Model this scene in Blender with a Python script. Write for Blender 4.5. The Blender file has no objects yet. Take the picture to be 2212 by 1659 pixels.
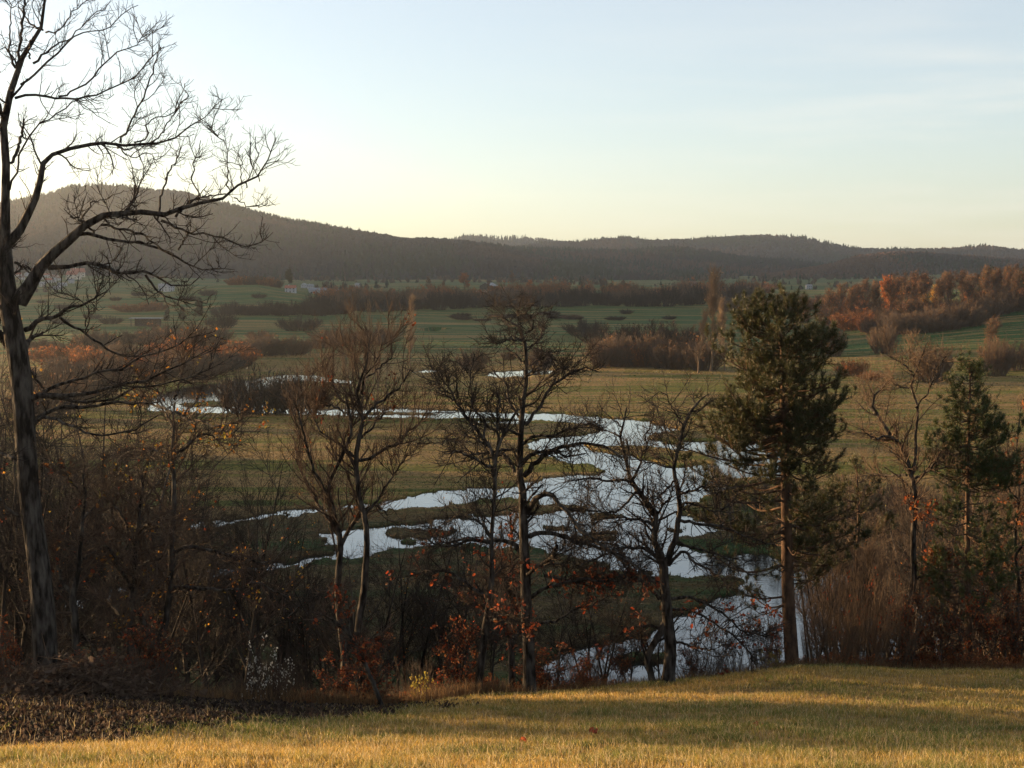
import bpy, math, random, time
import numpy as np
from mathutils import Vector

T0 = time.time()
R = math.radians
# ------------------------------------------------------------------ camera, sky, sun, exposure
H = 23.0                     # eye height over the flood plain
F = 3072.0; CX = 1106.0; CY = 829.5     # picture units used for the survey below (2212 x 1659)
PITCH = math.atan((829.5 - 600.0) / F)
SUN_AZ = R(-62.0)            # left of the view axis
SUN_EL = R(3.4)
scene = bpy.context.scene
cam_d = bpy.data.cameras.new("camera")
cam_d.sensor_width = 36.0
cam_d.lens = 36.0 * F / 2212.0
cam_d.clip_start = 0.1
cam_d.clip_end = 20000.0
cam = bpy.data.objects.new("camera", cam_d)
scene.collection.objects.link(cam)
cam.location = (0, 0, H)
cam.rotation_euler = (math.pi / 2 - PITCH, 0, 0)
scene.camera = cam

world = bpy.data.worlds.new("World")
scene.world = world
world.use_nodes = True
wn = world.node_tree; wn.nodes.clear()
w_out = wn.nodes.new("ShaderNodeOutputWorld")
w_bg = wn.nodes.new("ShaderNodeBackground")
w_sky = wn.nodes.new("ShaderNodeTexSky")
w_sky.sky_type = 'NISHITA'
w_sky.sun_disc = False
w_sky.sun_elevation = SUN_EL
w_sky.sun_rotation = SUN_AZ
w_sky.altitude = 500
w_sky.air_density = 0.8
w_sky.dust_density = 1.1
w_sky.ozone_density = 2.0
w_bg.inputs["Strength"].default_value = 0.085
# thin high cloud veil, streaked, in the right part of the sky
w_tc = wn.nodes.new("ShaderNodeTexCoord")
w_map = wn.nodes.new("ShaderNodeMapping"); w_map.inputs["Scale"].default_value = (1.6, 1.6, 16.0)
w_map.inputs["Rotation"].default_value = (0.0, R(-7), 0.0)
w_noi = wn.nodes.new("ShaderNodeTexNoise"); w_noi.inputs["Scale"].default_value = 2.2; w_noi.inputs["Detail"].default_value = 7; w_noi.inputs["Roughness"].default_value = 0.6
w_ramp = wn.nodes.new("ShaderNodeMapRange"); w_ramp.inputs["From Min"].default_value = 0.45; w_ramp.inputs["From Max"].default_value = 0.75
w_ramp.inputs["To Max"].default_value = 0.5
w_sep = wn.nodes.new("ShaderNodeSeparateXYZ")
w_hi = wn.nodes.new("ShaderNodeMapRange"); w_hi.inputs["From Min"].default_value = 0.20; w_hi.inputs["From Max"].default_value = 0.12
w_rt = wn.nodes.new("ShaderNodeMapRange"); w_rt.inputs["From Min"].default_value = -0.05; w_rt.inputs["From Max"].default_value = 0.3
w_m1 = wn.nodes.new("ShaderNodeMath"); w_m1.operation = 'MULTIPLY'
w_m2 = wn.nodes.new("ShaderNodeMath"); w_m2.operation = 'MULTIPLY'
w_mix = wn.nodes.new("ShaderNodeMix"); w_mix.data_type = 'RGBA'
wl = wn.links.new
wl(w_tc.outputs["Generated"], w_map.inputs["Vector"]); wl(w_map.outputs[0], w_noi.inputs["Vector"])
wl(w_noi.outputs["Fac"], w_ramp.inputs["Value"])
wl(w_tc.outputs["Generated"], w_sep.inputs[0]); wl(w_sep.outputs["Z"], w_hi.inputs["Value"]); wl(w_sep.outputs["X"], w_rt.inputs["Value"])
wl(w_ramp.outputs[0], w_m1.inputs[0]); wl(w_hi.outputs[0], w_m1.inputs[1])
wl(w_m1.outputs[0], w_m2.inputs[0]); wl(w_rt.outputs[0], w_m2.inputs[1])
w_veil = wn.nodes.new("ShaderNodeMix"); w_veil.data_type = 'RGBA'; w_veil.inputs["Factor"].default_value = 0.38
w_veil.inputs["B"].default_value = (2.44, 2.27, 2.00, 1)
wl(w_sky.outputs[0], w_veil.inputs["A"])
wl(w_m2.outputs[0], w_mix.inputs["Factor"]); wl(w_veil.outputs["Result"], w_mix.inputs["A"])
w_mix.inputs["B"].default_value = (2.6, 2.45, 2.15, 1)
wl(w_mix.outputs["Result"], w_bg.inputs["Color"]); wl(w_bg.outputs[0], w_out.inputs["Surface"])

sun_d = bpy.data.lights.new("sun", 'SUN')
sun_d.energy = 5.0
sun_d.angle = R(0.5)
sun_d.color = (1.0, 0.66, 0.34)
sun = bpy.data.objects.new("sun", sun_d)
scene.collection.objects.link(sun)
SUN_DIR = Vector((math.sin(SUN_AZ) * math.cos(SUN_EL), math.cos(SUN_AZ) * math.cos(SUN_EL), math.sin(SUN_EL)))
sun.rotation_euler = SUN_DIR.to_track_quat('Z', 'Y').to_euler()

vs = scene.view_settings
vs.view_transform = 'Standard'; vs.look = 'None'; vs.gamma = 1.0; vs.use_curve_mapping = False
vs.exposure = 2.4
cy = scene.cycles
cy.max_bounces = 5; cy.diffuse_bounces = 2; cy.glossy_bounces = 3; cy.transmission_bounces = 3
cy.transparent_max_bounces = 8; cy.volume_bounces = 0
cy.caustics_reflective = False; cy.caustics_refractive = False
cy.use_denoising = True

# ------------------------------------------------------------------ survey helpers
cp, sp = math.cos(PITCH), math.sin(PITCH)
def slope_of(py):            # (H - z) / y of the sight line through picture row py
    return np.tan(np.arctan((np.asarray(py, float) - CY) / F) + PITCH)
def Pt(px, py, D):           # the point at forward distance D that projects to (px, py)
    z = H - slope_of(py) * D
    zc = D * cp + (H - z) * sp
    return np.array([(px - CX) / F * zc, D, float(z)])
def to_px(x, y, z):
    zc = y * cp + (H - z) * sp
    return CX + F * x / zc, CY + F * ((H - z) * cp - y * sp) / zc
def ss(a, b, x):
    t = np.clip((np.asarray(x, float) - a) / (b - a), 0, 1)
    return t * t * (3 - 2 * t)
_rs = np.random.RandomState(7)
_G = _rs.rand(256, 256)
def vnoise(x, y):
    x = np.asarray(x, float); y = np.asarray(y, float)
    xi = np.floor(x).astype(int); yi = np.floor(y).astype(int)
    fx = x - xi; fy = y - yi
    fx = fx * fx * (3 - 2 * fx); fy = fy * fy * (3 - 2 * fy)
    a = _G[xi & 255, yi & 255]; b = _G[(xi + 1) & 255, yi & 255]
    c = _G[xi & 255, (yi + 1) & 255]; d = _G[(xi + 1) & 255, (yi + 1) & 255]
    return (a * (1 - fx) + b * fx) * (1 - fy) + (c * (1 - fx) + d * fx) * fy - 0.5
def fbm(x, y, o=4):
    s = 0; a = 1.0
    for i in range(o):
        s = s + a * vnoise(x + 17.3 * i, y - 9.1 * i); x = x * 2.03; y = y * 2.03; a *= 0.5
    return s
I = np.interp

def new_obj(name, verts, faces_list, mat, parent=None, cols=None, smooth=True, props=None, mats=None, mat_idx=None):
    """faces_list: list of int arrays (n,k).  cols: (nverts,3) colour attribute 'Col'."""
    me = bpy.data.meshes.new(name)
    verts = np.asarray(verts, np.float32)
    faces_list = [np.asarray(f, np.int32) for f in faces_list if len(f)]
    nl = sum(f.size for f in faces_list); nf = sum(len(f) for f in faces_list)
    me.vertices.add(len(verts)); me.vertices.foreach_set("co", verts.ravel())
    me.loops.add(nl); me.polygons.add(nf)
    me.loops.foreach_set("vertex_index", np.concatenate([f.ravel() for f in faces_list]))
    tot = np.concatenate([np.full(len(f), f.shape[1], np.int32) for f in faces_list])
    st = np.concatenate([[0], np.cumsum(tot)[:-1]]).astype(np.int32)
    me.polygons.foreach_set("loop_start", st)
    me.polygons.foreach_set("loop_total", tot)
    me.polygons.foreach_set("use_smooth", np.full(nf, smooth, bool))
    if mat_idx is not None: me.polygons.foreach_set("material_index", np.asarray(mat_idx, np.int32))
    if cols is not None:
        a = me.color_attributes.new("Col", 'FLOAT_COLOR', 'POINT')
        c = np.ones((len(verts), 4), np.float32); c[:, :3] = cols
        a.data.foreach_set("color", c.ravel())
    me.update(calc_edges=True)
    for m in (mats or [mat]): me.materials.append(m)
    o = bpy.data.objects.new(name, me)
    scene.collection.objects.link(o)
    if parent is not None: o.parent = parent
    if props:
        for k, v in props.items(): o[k] = v
    return o
def empty(name, loc, label, cat, group=None, rz=0.0):
    o = bpy.data.objects.new(name, None); scene.collection.objects.link(o)
    o.location = [float(v) for v in loc]; o.rotation_euler = (0, 0, rz); o.empty_display_size = 0.3
    o["label"] = label; o["category"] = cat
    if group: o["group"] = group
    return o
def grid_faces(nr, nc, mask=None):
    i = np.arange(nr * nc).reshape(nr, nc)
    f = np.stack([i[:-1, :-1], i[:-1, 1:], i[1:, 1:], i[1:, :-1]], -1).reshape(-1, 4)
    return f if mask is None else f[mask.ravel()]

# ------------------------------------------------------------------ materials
def mat_new(name):
    m = bpy.data.materials.new(name); m.use_nodes = True
    nt = m.node_tree; b = nt.nodes["Principled BSDF"]
    b.inputs["Specular IOR Level"].default_value = 0.25
    return m, nt, b
def noise_mat(name, c1, c2, scale=4.0, detail=5, rough=0.85, bump=0.0, bscale=None, vec=(1, 1, 1), use_col=False, lo=0.35, hi=0.65, spec=0.2, coord="Object", bdist=0.05):
    m, nt, b = mat_new(name)
    tc = nt.nodes.new("ShaderNodeTexCoord"); mp = nt.nodes.new("ShaderNodeMapping"); mp.inputs["Scale"].default_value = vec
    no = nt.nodes.new("ShaderNodeTexNoise"); no.inputs["Scale"].default_value = scale; no.inputs["Detail"].default_value = detail
    mr = nt.nodes.new("ShaderNodeMapRange"); mr.inputs["From Min"].default_value = lo; mr.inputs["From Max"].default_value = hi
    mx = nt.nodes.new("ShaderNodeMix"); mx.data_type = 'RGBA'
    L = nt.links.new
    L(tc.outputs[coord], mp.inputs[0]); L(mp.outputs[0], no.inputs["Vector"]); L(no.outputs["Fac"], mr.inputs["Value"]); L(mr.outputs[0], mx.inputs["Factor"])
    mx.inputs["A"].default_value = (*c1, 1); mx.inputs["B"].default_value = (*c2, 1)
    out = mx.outputs["Result"]
    if use_col:
        at = nt.nodes.new("ShaderNodeAttribute"); at.attribute_name = "Col"
        mm = nt.nodes.new("ShaderNodeMix"); mm.data_type = 'RGBA'; mm.blend_type = 'MULTIPLY'; mm.inputs["Factor"].default_value = 1
        L(at.outputs["Color"], mm.inputs["A"]); L(out, mm.inputs["B"]); out = mm.outputs["Result"]
    L(out, b.inputs["Base Color"])
    b.inputs["Roughness"].default_value = rough; b.inputs["Specular IOR Level"].default_value = spec
    if bump:
        n2 = nt.nodes.new("ShaderNodeTexNoise"); n2.inputs["Scale"].default_value = bscale or scale * 4; n2.inputs["Detail"].default_value = 4
        bp = nt.nodes.new("ShaderNodeBump"); bp.inputs["Strength"].default_value = bump; bp.inputs["Distance"].default_value = bdist
        L(mp.outputs[0], n2.inputs["Vector"]); L(n2.outputs["Fac"], bp.inputs["Height"]); L(bp.outputs[0], b.inputs["Normal"])
    return m
def leaf_mat(name, trans=0.45, rough=0.7, spec=0.2, tint=(1, 1, 1)):
    """diffuse + translucent from the colour attribute."""
    m = bpy.data.materials.new(name); m.use_nodes = True; nt = m.node_tree; nt.nodes.clear()
    out = nt.nodes.new("ShaderNodeOutputMaterial"); at = nt.nodes.new("ShaderNodeAttribute"); at.attribute_name = "Col"
    oi = nt.nodes.new("ShaderNodeObjectInfo")
    mr = nt.nodes.new("ShaderNodeMapRange"); mr.inputs["To Min"].default_value = 0.8; mr.inputs["To Max"].default_value = 1.2
    sc = nt.nodes.new("ShaderNodeVectorMath"); sc.operation = 'SCALE'
    ti = nt.nodes.new("ShaderNodeVectorMath"); ti.operation = 'MULTIPLY'; ti.inputs[1].default_value = tint
    pb = nt.nodes.new("ShaderNodeBsdfPrincipled"); pb.inputs["Roughness"].default_value = rough; pb.inputs["Specular IOR Level"].default_value = spec
    tr = nt.nodes.new("ShaderNodeBsdfTranslucent"); mx = nt.nodes.new("ShaderNodeMixShader"); mx.inputs[0].default_value = trans
    L = nt.links.new
    L(oi.outputs["Random"], mr.inputs["Value"]); L(at.outputs["Color"], ti.inputs[0]); L(ti.outputs[0], sc.inputs[0]); L(mr.outputs[0], sc.inputs["Scale"])
    L(sc.outputs[0], pb.inputs["Base Color"]); L(sc.outputs[0], tr.inputs["Color"])
    L(pb.outputs[0], mx.inputs[1]); L(tr.outputs[0], mx.inputs[2]); L(mx.outputs[0], out.inputs["Surface"])
    return m

# ------------------------------------------------------------------ water survey (picture rows/columns on the flood plain z = 0)
def c4(L): return [(648 + .3662 * x, 486 + .3662 * y) for x, y in L]
def z1(L): return [(648 + .26855 * x, 702 + .26855 * y) for x, y in L]
def z2(L): return [(1080 + .26855 * x, 864 + .26855 * y) for x, y in L]
WATER = [
    # upper reach, left bend to right-hand reach
    [(318,884),(335,862),(360,846),(400,836),(440,831),(490,827),(560,818),(600,812),(640,809),(682,810),(700,815),(764,824),(752,829),(700,827),(640,824),(600,832),(575,845),(560,862),(590,878),(700,882),
     (780,884),(830,883)] + z1([(1000,680),(1400,688),(1800,706),(2212,726)]) + z2([(560,120),(830,140),(1180,170),(1330,205),(1480,250)]) +
    [(1560,938),(1640,955),(1700,985),(1720,1010),(1690,1040),(1600,1030),(1560,1060),(1500,1085),(1478,1105),(1500,1122),(1560,1135),(1600,1150),(1500,1158),(1470,1170),
     (1480,1183),(1540,1192),(1620,1200),(1700,1208),(1800,1230),(1900,1262),(1990,1310),(2060,1380),(2100,1440),(2100,1520),(1400,1520),(1200,1500),
     (1155,1455),(1160,1440),(1230,1412),(1270,1397),(1340,1382),(1440,1345),(1490,1322),(1540,1300),(1590,1275),(1600,1255),(1570,1246),(1500,1244),(1440,1244),(1330,1239),(1280,1228),(1230,1202),(1150,1185),(1090,1180),(1000,1179),
     (940,1180),(880,1186),(800,1195),(740,1205),(660,1225),(560,1244),(440,1264),(330,1280),(230,1312),(120,1320),(110,1298),(200,1292),(290,1264),(340,1236),(460,1220),(560,1214),(660,1203),(700,1196),(730,1188),(690,1162),(720,1158),(735,1140),(800,1138),(860,1136),
     (940,1130),(1000,1124),(1060,1118),(1120,1111),(1180,1113),(1260,1108),(1240,1100),(1160,1098),(1090,1095),(1180,1088),(1150,1076),(1080,1078),(1000,1085),(940,1094),(880,1100),(820,1108),(845,1092),(812,1097),
     (700,1108),(620,1118),(530,1127),(400,1142),(390,1136),(470,1126),(560,1116),(650,1107),(700,1104),(820,1087),(900,1074),(980,1064),(1060,1054),(1140,1043),(1210,1034),(1270,1028),(1300,1024),(1290,1004),(1240,997),(1190,990),(1160,985),(1140,962),(1150,950),
     (1200,946),(1260,940),(1300,930),(1302,925),(1270,918),(1200,911),(1160,908),(1130,912),(1110,917),(1060,915),(980,909),(900,902),(820,904),(700,897),(560,894),(440,893),(380,892),(330,888)],
    # slivers
    [(1040,812),(1060,805),(1110,802),(1150,799),(1195,800),(1188,807),(1160,812),(1140,817),(1120,813),(1080,816)],
    [(890,805),(920,799),(960,801),(930,805.5)], [(995,792),(1012,793),(1012,797),(1004,796)],
    [(50,767),(120,768),(200,771),(275,774),(250,780),(150,778),(50,776)],
    [(905,729),(935,724),(968,727),(940,732)],
]
LAND = [
    [(385,872),(430,869),(470,868),(500,871),(560,876),(540,880),(480,878),(430,877),(400,876)],
    [(760,893),(820,891),(880,890),(935,892),(930,896),(860,896),(790,897)],
    [(810,910),(880,904),(930,906),(960,908),(900,912),(850,914)],
    [(930,906.6),(1000,903),(1060,904),(1120,907),(1100,909),(1020,910)],
    z2([(1190,300),(1290,262),(1480,245),(1700,260),(1750,330),(1600,340),(1500,336),(1400,325),(1260,316)]),
    z2([(1270,352),(1400,345),(1500,348),(1480,362),(1350,360)]),
    z2([(700,360),(860,375),(1000,372),(1250,385),(1500,410),(1650,430),(1740,470),(1700,515),(1560,525),(1380,528),(1260,515),(1120,480),(1000,440),(860,415),(760,400)]),
    z2([(260,835),(420,850),(560,862),(640,875),(700,905),(560,905),(350,903),(180,910)]),
    z2([(640,935),(760,910),(900,925),(860,945),(720,955)]),
    z2([(620,1120),(740,1085),(880,1080),(950,1105),(860,1140),(700,1150)]),
    z2([(350,1020),(460,1015),(520,1035),(430,1055),(300,1050)]),
    z2([(1380,1040),(1480,1040),(1500,1055),(1420,1060)]),
    [(815,1160),(870,1150),(960,1148),(1010,1152),(960,1158),(900,1166),(850,1168)],
    [(1340,1420),(1400,1410),(1470,1412),(1440,1430),(1370,1440)],
]
def poly_sd(px, py, polys, ys=2.2):
    """signed distance (positive outside) to a union of polygons, rows weighted by ys."""
    best = np.full(px.shape, 1e9); inside = np.zeros(px.shape, bool)
    for P in polys:
        P = np.array(P); x0, y0 = P.T; x1, y1 = np.roll(P, -1, 0).T
        ins = np.zeros(px.shape, bool); 
        for a, b, c, d in zip(x0, y0, x1, y1):
            ex, ey = c - a, (d - b) * ys
            qx, qy = px - a, (py - b) * ys
            t = np.clip((qx * ex + qy * ey) / (ex * ex + ey * ey + 1e-9), 0, 1)
            best = np.minimum(best, (qx - t * ex) ** 2 + (qy - t * ey) ** 2)
            cr = ((b > py) != (d > py)) & (px < (c - a) * (py - b) / (d - b + 1e-12) + a)
            ins ^= cr
        inside |= ins
    s = np.sqrt(best)
    return np.where(inside, -s, s)
def shore(x, D):
    """distance-like value on the plain: negative in water."""
    zc = D * cp + H * sp
    px = CX + F * x / zc; py = CY + F * (H * cp - D * sp) / zc
    k = 100.0 / np.maximum(D, 90)
    wx = (fbm(x / 6.0, D / 7.0, 4) * 36 + fbm(x / 1.1, D / 2.0, 3) * 26) * k
    wy = (fbm(x / 7.0 + 40, D / 6.0 + 9, 4) * 13 + fbm(x / 1.5 + 70, D / 2.5, 3) * 12) * k ** 1.6
    m_ = 1 + .55 * ss(85, 105, D) * (1 - ss(150, 175, D))
    px = px + wx * m_; py = py + wy * m_
    w = poly_sd(px, py, WATER); l = poly_sd(px, py, LAND)
    return np.maximum(w, -l) * D / 300.0    # roughly metres sideways /10

# ------------------------------------------------------------------ terrain
CREST_PX = [-1500, -300, 0, 350, 600, 830, 1030, 1150, 1440, 1700, 2212, 2500, 3800]
CREST_PY = [1500, 1502, 1500, 1508, 1528, 1534, 1506, 1500, 1476, 1441, 1447, 1450, 1440]
CREST_D  = [28, 28, 28, 29, 30, 31, 34, 36, 39, 42, 44, 45, 46]
S15 = float(slope_of(1659))
def z_near(x, D):
    px = CX + F * x / np.maximum(D * 1.02 + 1.5, 8.0)
    cpy = I(px, CREST_PX, CREST_PY); cd = I(px, CREST_PX, CREST_D)
    t = np.clip((D - 15) / (cd - 15), 0, 1)
    s = S15 + (slope_of(cpy) - S15) * (1 - (1 - t) ** 1.7)
    zc_ = H - s * D
    z15 = H - S15 * 15
    z0 = 21.3 + (z15 - 21.3) * np.clip(D, -30, 15) / 15.0
    z = np.where(D < 15, z0, zc_)
    zc = H - slope_of(cpy) * cd
    k = (D - cd)
    drop = zc - (slope_of(cpy) + 0.02) * k - 0.0024 * k ** 2
    z = np.where(D > cd, drop, z)
    z = z + 0.10 * fbm(x / 3.1, D / 3.1, 3) * ss(10, 16, D)
    return z
def z_plain(x, D):
    zc = D * cp + 3
    px = CX + F * x / zc
    z = 0.20 + 0.16 * fbm(x / 22.0, D / 22.0, 4)
    z = z + I(D, [0, 400, 750, 1000, 1500, 2000, 2600, 4000], [0, 0, 6.0, 9.5, 17, 24, 30, 36])
    # left knoll
    kpx = I(px, [-900, -200, 60, 200, 350, 420, 480, 560, 640, 720, 800, 880], [632, 640, 641, 633, 629, 624, 618, 616, 627, 642, 652, 668])
    zt = H - slope_of(kpx) * 860
    kb = ss(560, 860, D) * (1 - ss(870, 1010, D)) * ss(930, 760, px)
    base = I(D, [0, 400, 750, 1000, 1500], [0, 0, 6.0, 9.5, 17])
    z = z + np.maximum(zt - I(860, [750, 1000], [6, 9.5]), 0) * kb
    # bump that carries the belt of bushes and the farm
    z = z + 2.2 * ss(620, 760, D) * (1 - ss(1150, 1350, D)) * ss(700, 900, px) * (1 - ss(1500, 1800, px)) + 3.0 * ss(880, 1010, D) * (1 - ss(1150, 1300, D)) * ss(850, 950, px) * (1 - ss(1250, 1350, px))
    # right rise with the wood
    z = z + (3.0 + 13.0 * ss(1750, 2300, px)) * ss(320, 620, D) * ss(1640, 1960, px) * (1 - 0.5 * ss(800, 1200, D))
    # foot of the left hill carries the village
    z = z + 6 * ss(1100, 1500, D) * ss(700, 0, px)
    z = z + 1.2 * fbm(x / 120.0, D / 120.0, 3) * ss(380, 700, D)
    # unseen hill added left of the view, its crest shaped to shade the mid plain
    sa, ca = math.sin(SUN_AZ), math.cos(SUN_AZ)
    q = sa * x + ca * D; k = ca * x - sa * D
    hc = math.tan(SUN_EL) * (1600 - I(k, [380, 450, 671, 850], [60, 100, 200, 150])) * ss(345, 398, k + 26 * fbm(k / 60.0, q / 900.0, 3)) * ss(1100, 980, k)
    # unseen wooded spur added left of the view to shade the lower valley
    z = z + (13.5 + 2 * fbm(k / 18.0, q / 30.0, 3)) * ss(44, 58, k) * ss(150, 132, k + 5 * fbm(k / 9.0, 2.0, 2)) * np.exp(-((q - 195) / 24.0) ** 2)
    z = z + (hc + 5 * fbm(k / 25.0, k / 300.0, 3)) * np.exp(-((q - 1600) / 150.0) ** 2) * (k > 300)
    return z
_shore_cache = {}
def ground_z(x, D, water=True):
    x = np.asarray(x, float); D = np.asarray(D, float)
    zn = z_near(x, D); zp = z_plain(x, D)
    if water:
        m = (D > 55) & (D < 620)
        sh = np.ones(np.broadcast(x, D).shape) * 50
        X, DD = np.broadcast_arrays(x, D)
        if m.any(): sh[m] = shore(X[m], DD[m])
        zw = np.clip(sh * 0.30, -0.5, 0.0)
        fade = ss(0, 1.5, sh)
        zp = np.where(sh < 0, zw - 0.03, np.minimum(zp, 0.02 + 0.10 * sh) * (1 - fade) + zp * fade)
    return np.where(zn > zp, zn, zp)
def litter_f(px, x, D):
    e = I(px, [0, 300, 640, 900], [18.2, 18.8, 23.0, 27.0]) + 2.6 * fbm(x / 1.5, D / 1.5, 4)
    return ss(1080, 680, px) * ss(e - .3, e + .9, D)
def gz(x, D): return float(ground_z(np.array([x]), np.array([D]), False)[0])
def ground_at(px, py, Dmax=2600):
    """walk the sight line to the first ground hit beyond the crest"""
    Ds = np.concatenate([np.arange(55, 500, 1.0), np.arange(500, Dmax, 4.0)])
    s = float(slope_of(py)); z = H - s * Ds; zc = Ds * cp + (H - z) * sp
    x = (px - CX) / F * zc
    g = ground_z(x, Ds, False)
    k = np.argmax(g >= z)
    if g[k] < z[k]: k = len(Ds) - 1
    return np.array([x[k], Ds[k], g[k]])

us_in = np.linspace(-0.44, 0.44, 760)
uo = 0.44 + np.cumsum(np.geomspace(0.004, 0.16, 22))
us = np.concatenate([-uo[::-1], us_in, uo])
Drows = [-60, -40, -25, -15, -8, -3, 1, 4, 7, 9, 11, 12.5]
Drows += list(np.arange(13.5, 60, 0.4))
pr = np.linspace(1700, 742, 620)
Drows += [d for d in (H / slope_of(pr)) if d > 60]
Drows += list(np.linspace(530, 1300, 230)) + list(np.linspace(1310, 5200, 90))
Drows = np.array(sorted(set(np.round(Drows, 3))))
DD, UU = np.meshgrid(Drows, us, indexing='ij')
XX = UU * (np.maximum(DD, 0) + 30 + np.maximum(-DD, 0) * 0.0)
ZZ = ground_z(XX, DD)
ZZ = np.where(DD > 55, ZZ, z_near(XX, DD))
n_r, n_c = DD.shape
gv = np.stack([XX, DD, ZZ], -1).reshape(-1, 3)
# colour zones: r = dead tan sward and painted sun bands, g = leaf litter, b = mud / wet edge
pxg = CX + F * XX / np.maximum(DD * cp + (H - ZZ) * sp, 8)
pyg = CY + F * ((H - ZZ) * cp - DD * sp) / np.maximum(DD * cp + (H - ZZ) * sp, 8)
near = (DD < 56)
shv = np.ones_like(DD) * 50
mm = (DD > 56) & (DD < 560); shv[mm] = shore(XX[mm], DD[mm])
bands = fbm(XX / 60.0, DD / 9.0, 4) + 0.5 * fbm(XX / 14.0 + 50, DD / 4.0, 3)
tan = np.clip(0.5 + 1.5 * bands, 0, 1)
st = fbm(XX / 90.0 + 3, DD / 7.0, 3)
tan = np.where(DD < 420, np.clip(0.50 + 1.9 * bands + .5 * (st > .10), 0, 1), tan)  # sunlit bands of the nearer plain painted in as extra tan
tan = np.where(DD > 430, np.clip(0.02 + 0.9 * fbm(XX / 130.0, DD / 28.0, 4) + .45 * ss(.16, .24, fbm(XX / 200.0, DD / 20.0 + 5, 3)), 0, 0.9), tan)
tan = np.where((DD > 300) & (DD < 390) & (pxg > 480) & (pxg < 1350), np.clip(tan + 0.45, 0, 1), tan)
tan = np.where((pxg < 1100) & (DD > 90) & (DD < 250), np.clip(tan + 0.25, 0, 1), tan)
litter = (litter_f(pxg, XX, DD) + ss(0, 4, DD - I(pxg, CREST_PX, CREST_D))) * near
wet = np.exp(-np.clip(shv, 0, 99) / 0.9) * (shv > -5) * (~near)
gcol = np.stack([np.clip(tan, 0, 1), np.clip(litter, 0, 1), np.clip(wet, 0, 1)], -1).reshape(-1, 3)

def ground_mat():
    m, nt, b = mat_new("ground_sward"); L = nt.links.new
    at = nt.nodes.new("ShaderNodeAttribute"); at.attribute_name = "Col"
    sep = nt.nodes.new("ShaderNodeSeparateColor"); L(at.outputs["Color"], sep.inputs[0])
    tc = nt.nodes.new("ShaderNodeTexCoord")
    def noise(s, d=5, v=(1, 1, 1)):
        mp = nt.nodes.new("ShaderNodeMapping"); mp.inputs["Scale"].default_value = v
        n = nt.nodes.new("ShaderNodeTexNoise"); n.inputs["Scale"].default_value = s; n.inputs["Detail"].default_value = d
        L(tc.outputs["Object"], mp.inputs[0]); L(mp.outputs[0], n.inputs["Vector"]); return n.outputs["Fac"]
    def mix(f, a, bb):
        x = nt.nodes.new("ShaderNodeMix"); x.data_type = 'RGBA'
        L(f, x.inputs["Factor"])
        for s, v in (("A", a), ("B", bb)):
            if isinstance(v, tuple): x.inputs[s].default_value = (*v, 1)
            else: L(v, x.inputs[s])
        return x.outputs["Result"]
    def rng(f, a, bb, c=0, d=1):
        x = nt.nodes.new("ShaderNodeMapRange"); x.inputs[1].default_value = a; x.inputs[2].default_value = bb; x.inputs[3].default_value = c; x.inputs[4].default_value = d
        L(f, x.inputs[0]); return x.outputs[0]
    fine = noise(1.3, 8); mid = noise(0.16, 6, (1, 2.2, 1)); big = noise(0.025, 5, (1, 2.5, 1))
    green = mix(rng(mid, .35, .65), (0.017, 0.053, 0.018), (0.036, 0.083, 0.025))
    sy = nt.nodes.new("ShaderNodeSeparateXYZ"); L(tc.outputs["Object"], sy.inputs[0])
    green = mix(rng(sy.outputs["Y"], 425, 370), green, mix(rng(mid, .35, .65), (0.062, 0.072, 0.015), (0.130, 0.120, 0.026)))  # sunlight on the middle meadow painted in as olive
    shade_f = rng(sy.outputs["Y"], 150, 132)  # shade of the lower valley, painted into its turf colour
    green = mix(shade_f, green, mix(rng(mid, .35, .65), (0.014, 0.034, 0.013), (0.030, 0.056, 0.018)))
    tanc = mix(rng(fine, .3, .7), (0.150, 0.096, 0.040), (0.260, 0.170, 0.070))
    add = nt.nodes.new("ShaderNodeMath"); add.operation = 'MULTIPLY_ADD'; add.inputs[1].default_value = 1.0
    L(sep.outputs["Red"], add.inputs[0]); L(rng(big, .3, .7, -0.25, 0.25), add.inputs[2])
    cl = nt.nodes.new("ShaderNodeMath"); cl.operation = 'ADD'; cl.use_clamp = True
    L(add.outputs[0], cl.inputs[0]); L(rng(fine, .3, .7, -0.2, 0.2), cl.inputs[1])
    c2_ = nt.nodes.new("ShaderNodeMath"); c2_.operation = 'ADD'; c2_.use_clamp = True
    L(cl.outputs[0], c2_.inputs[0]); L(rng(noise(0.30, 4, (.05, 1, 1)), .40, .60, -.6, .6), c2_.inputs[1])  # long stripes paint sun and grass shadow into the sward
    near_ = rng(sy.outputs["Y"], 52, 60)
    shade_m = nt.nodes.new("ShaderNodeMath"); shade_m.operation = 'MULTIPLY'; L(shade_f, shade_m.inputs[0]); L(near_, shade_m.inputs[1])
    tanc = mix(shade_m.outputs[0], tanc, mix(rng(fine, .3, .7), (0.045, 0.034, 0.017), (0.085, 0.064, 0.030)))  # tan darkened too by the painted valley shade
    c = mix(c2_.outputs[0], green, tanc)
    c = mix(rng(sep.outputs["Blue"], .25, .8, 0, .8), c, (0.020, 0.016, 0.009))
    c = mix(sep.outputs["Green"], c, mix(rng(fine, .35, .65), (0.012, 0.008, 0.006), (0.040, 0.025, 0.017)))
    L(c, b.inputs["Base Color"]); b.inputs["Roughness"].default_value = 1.0; b.inputs["Specular IOR Level"].default_value = 0.05
    bp = nt.nodes.new("ShaderNodeBump"); bp.inputs["Strength"].default_value = 1.0; bp.inputs["Distance"].default_value = 0.7
    L(noise(2.0, 6), bp.inputs["Height"]); L(bp.outputs[0], b.inputs["Normal"])
    return m
M_ground = ground_mat()
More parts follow.
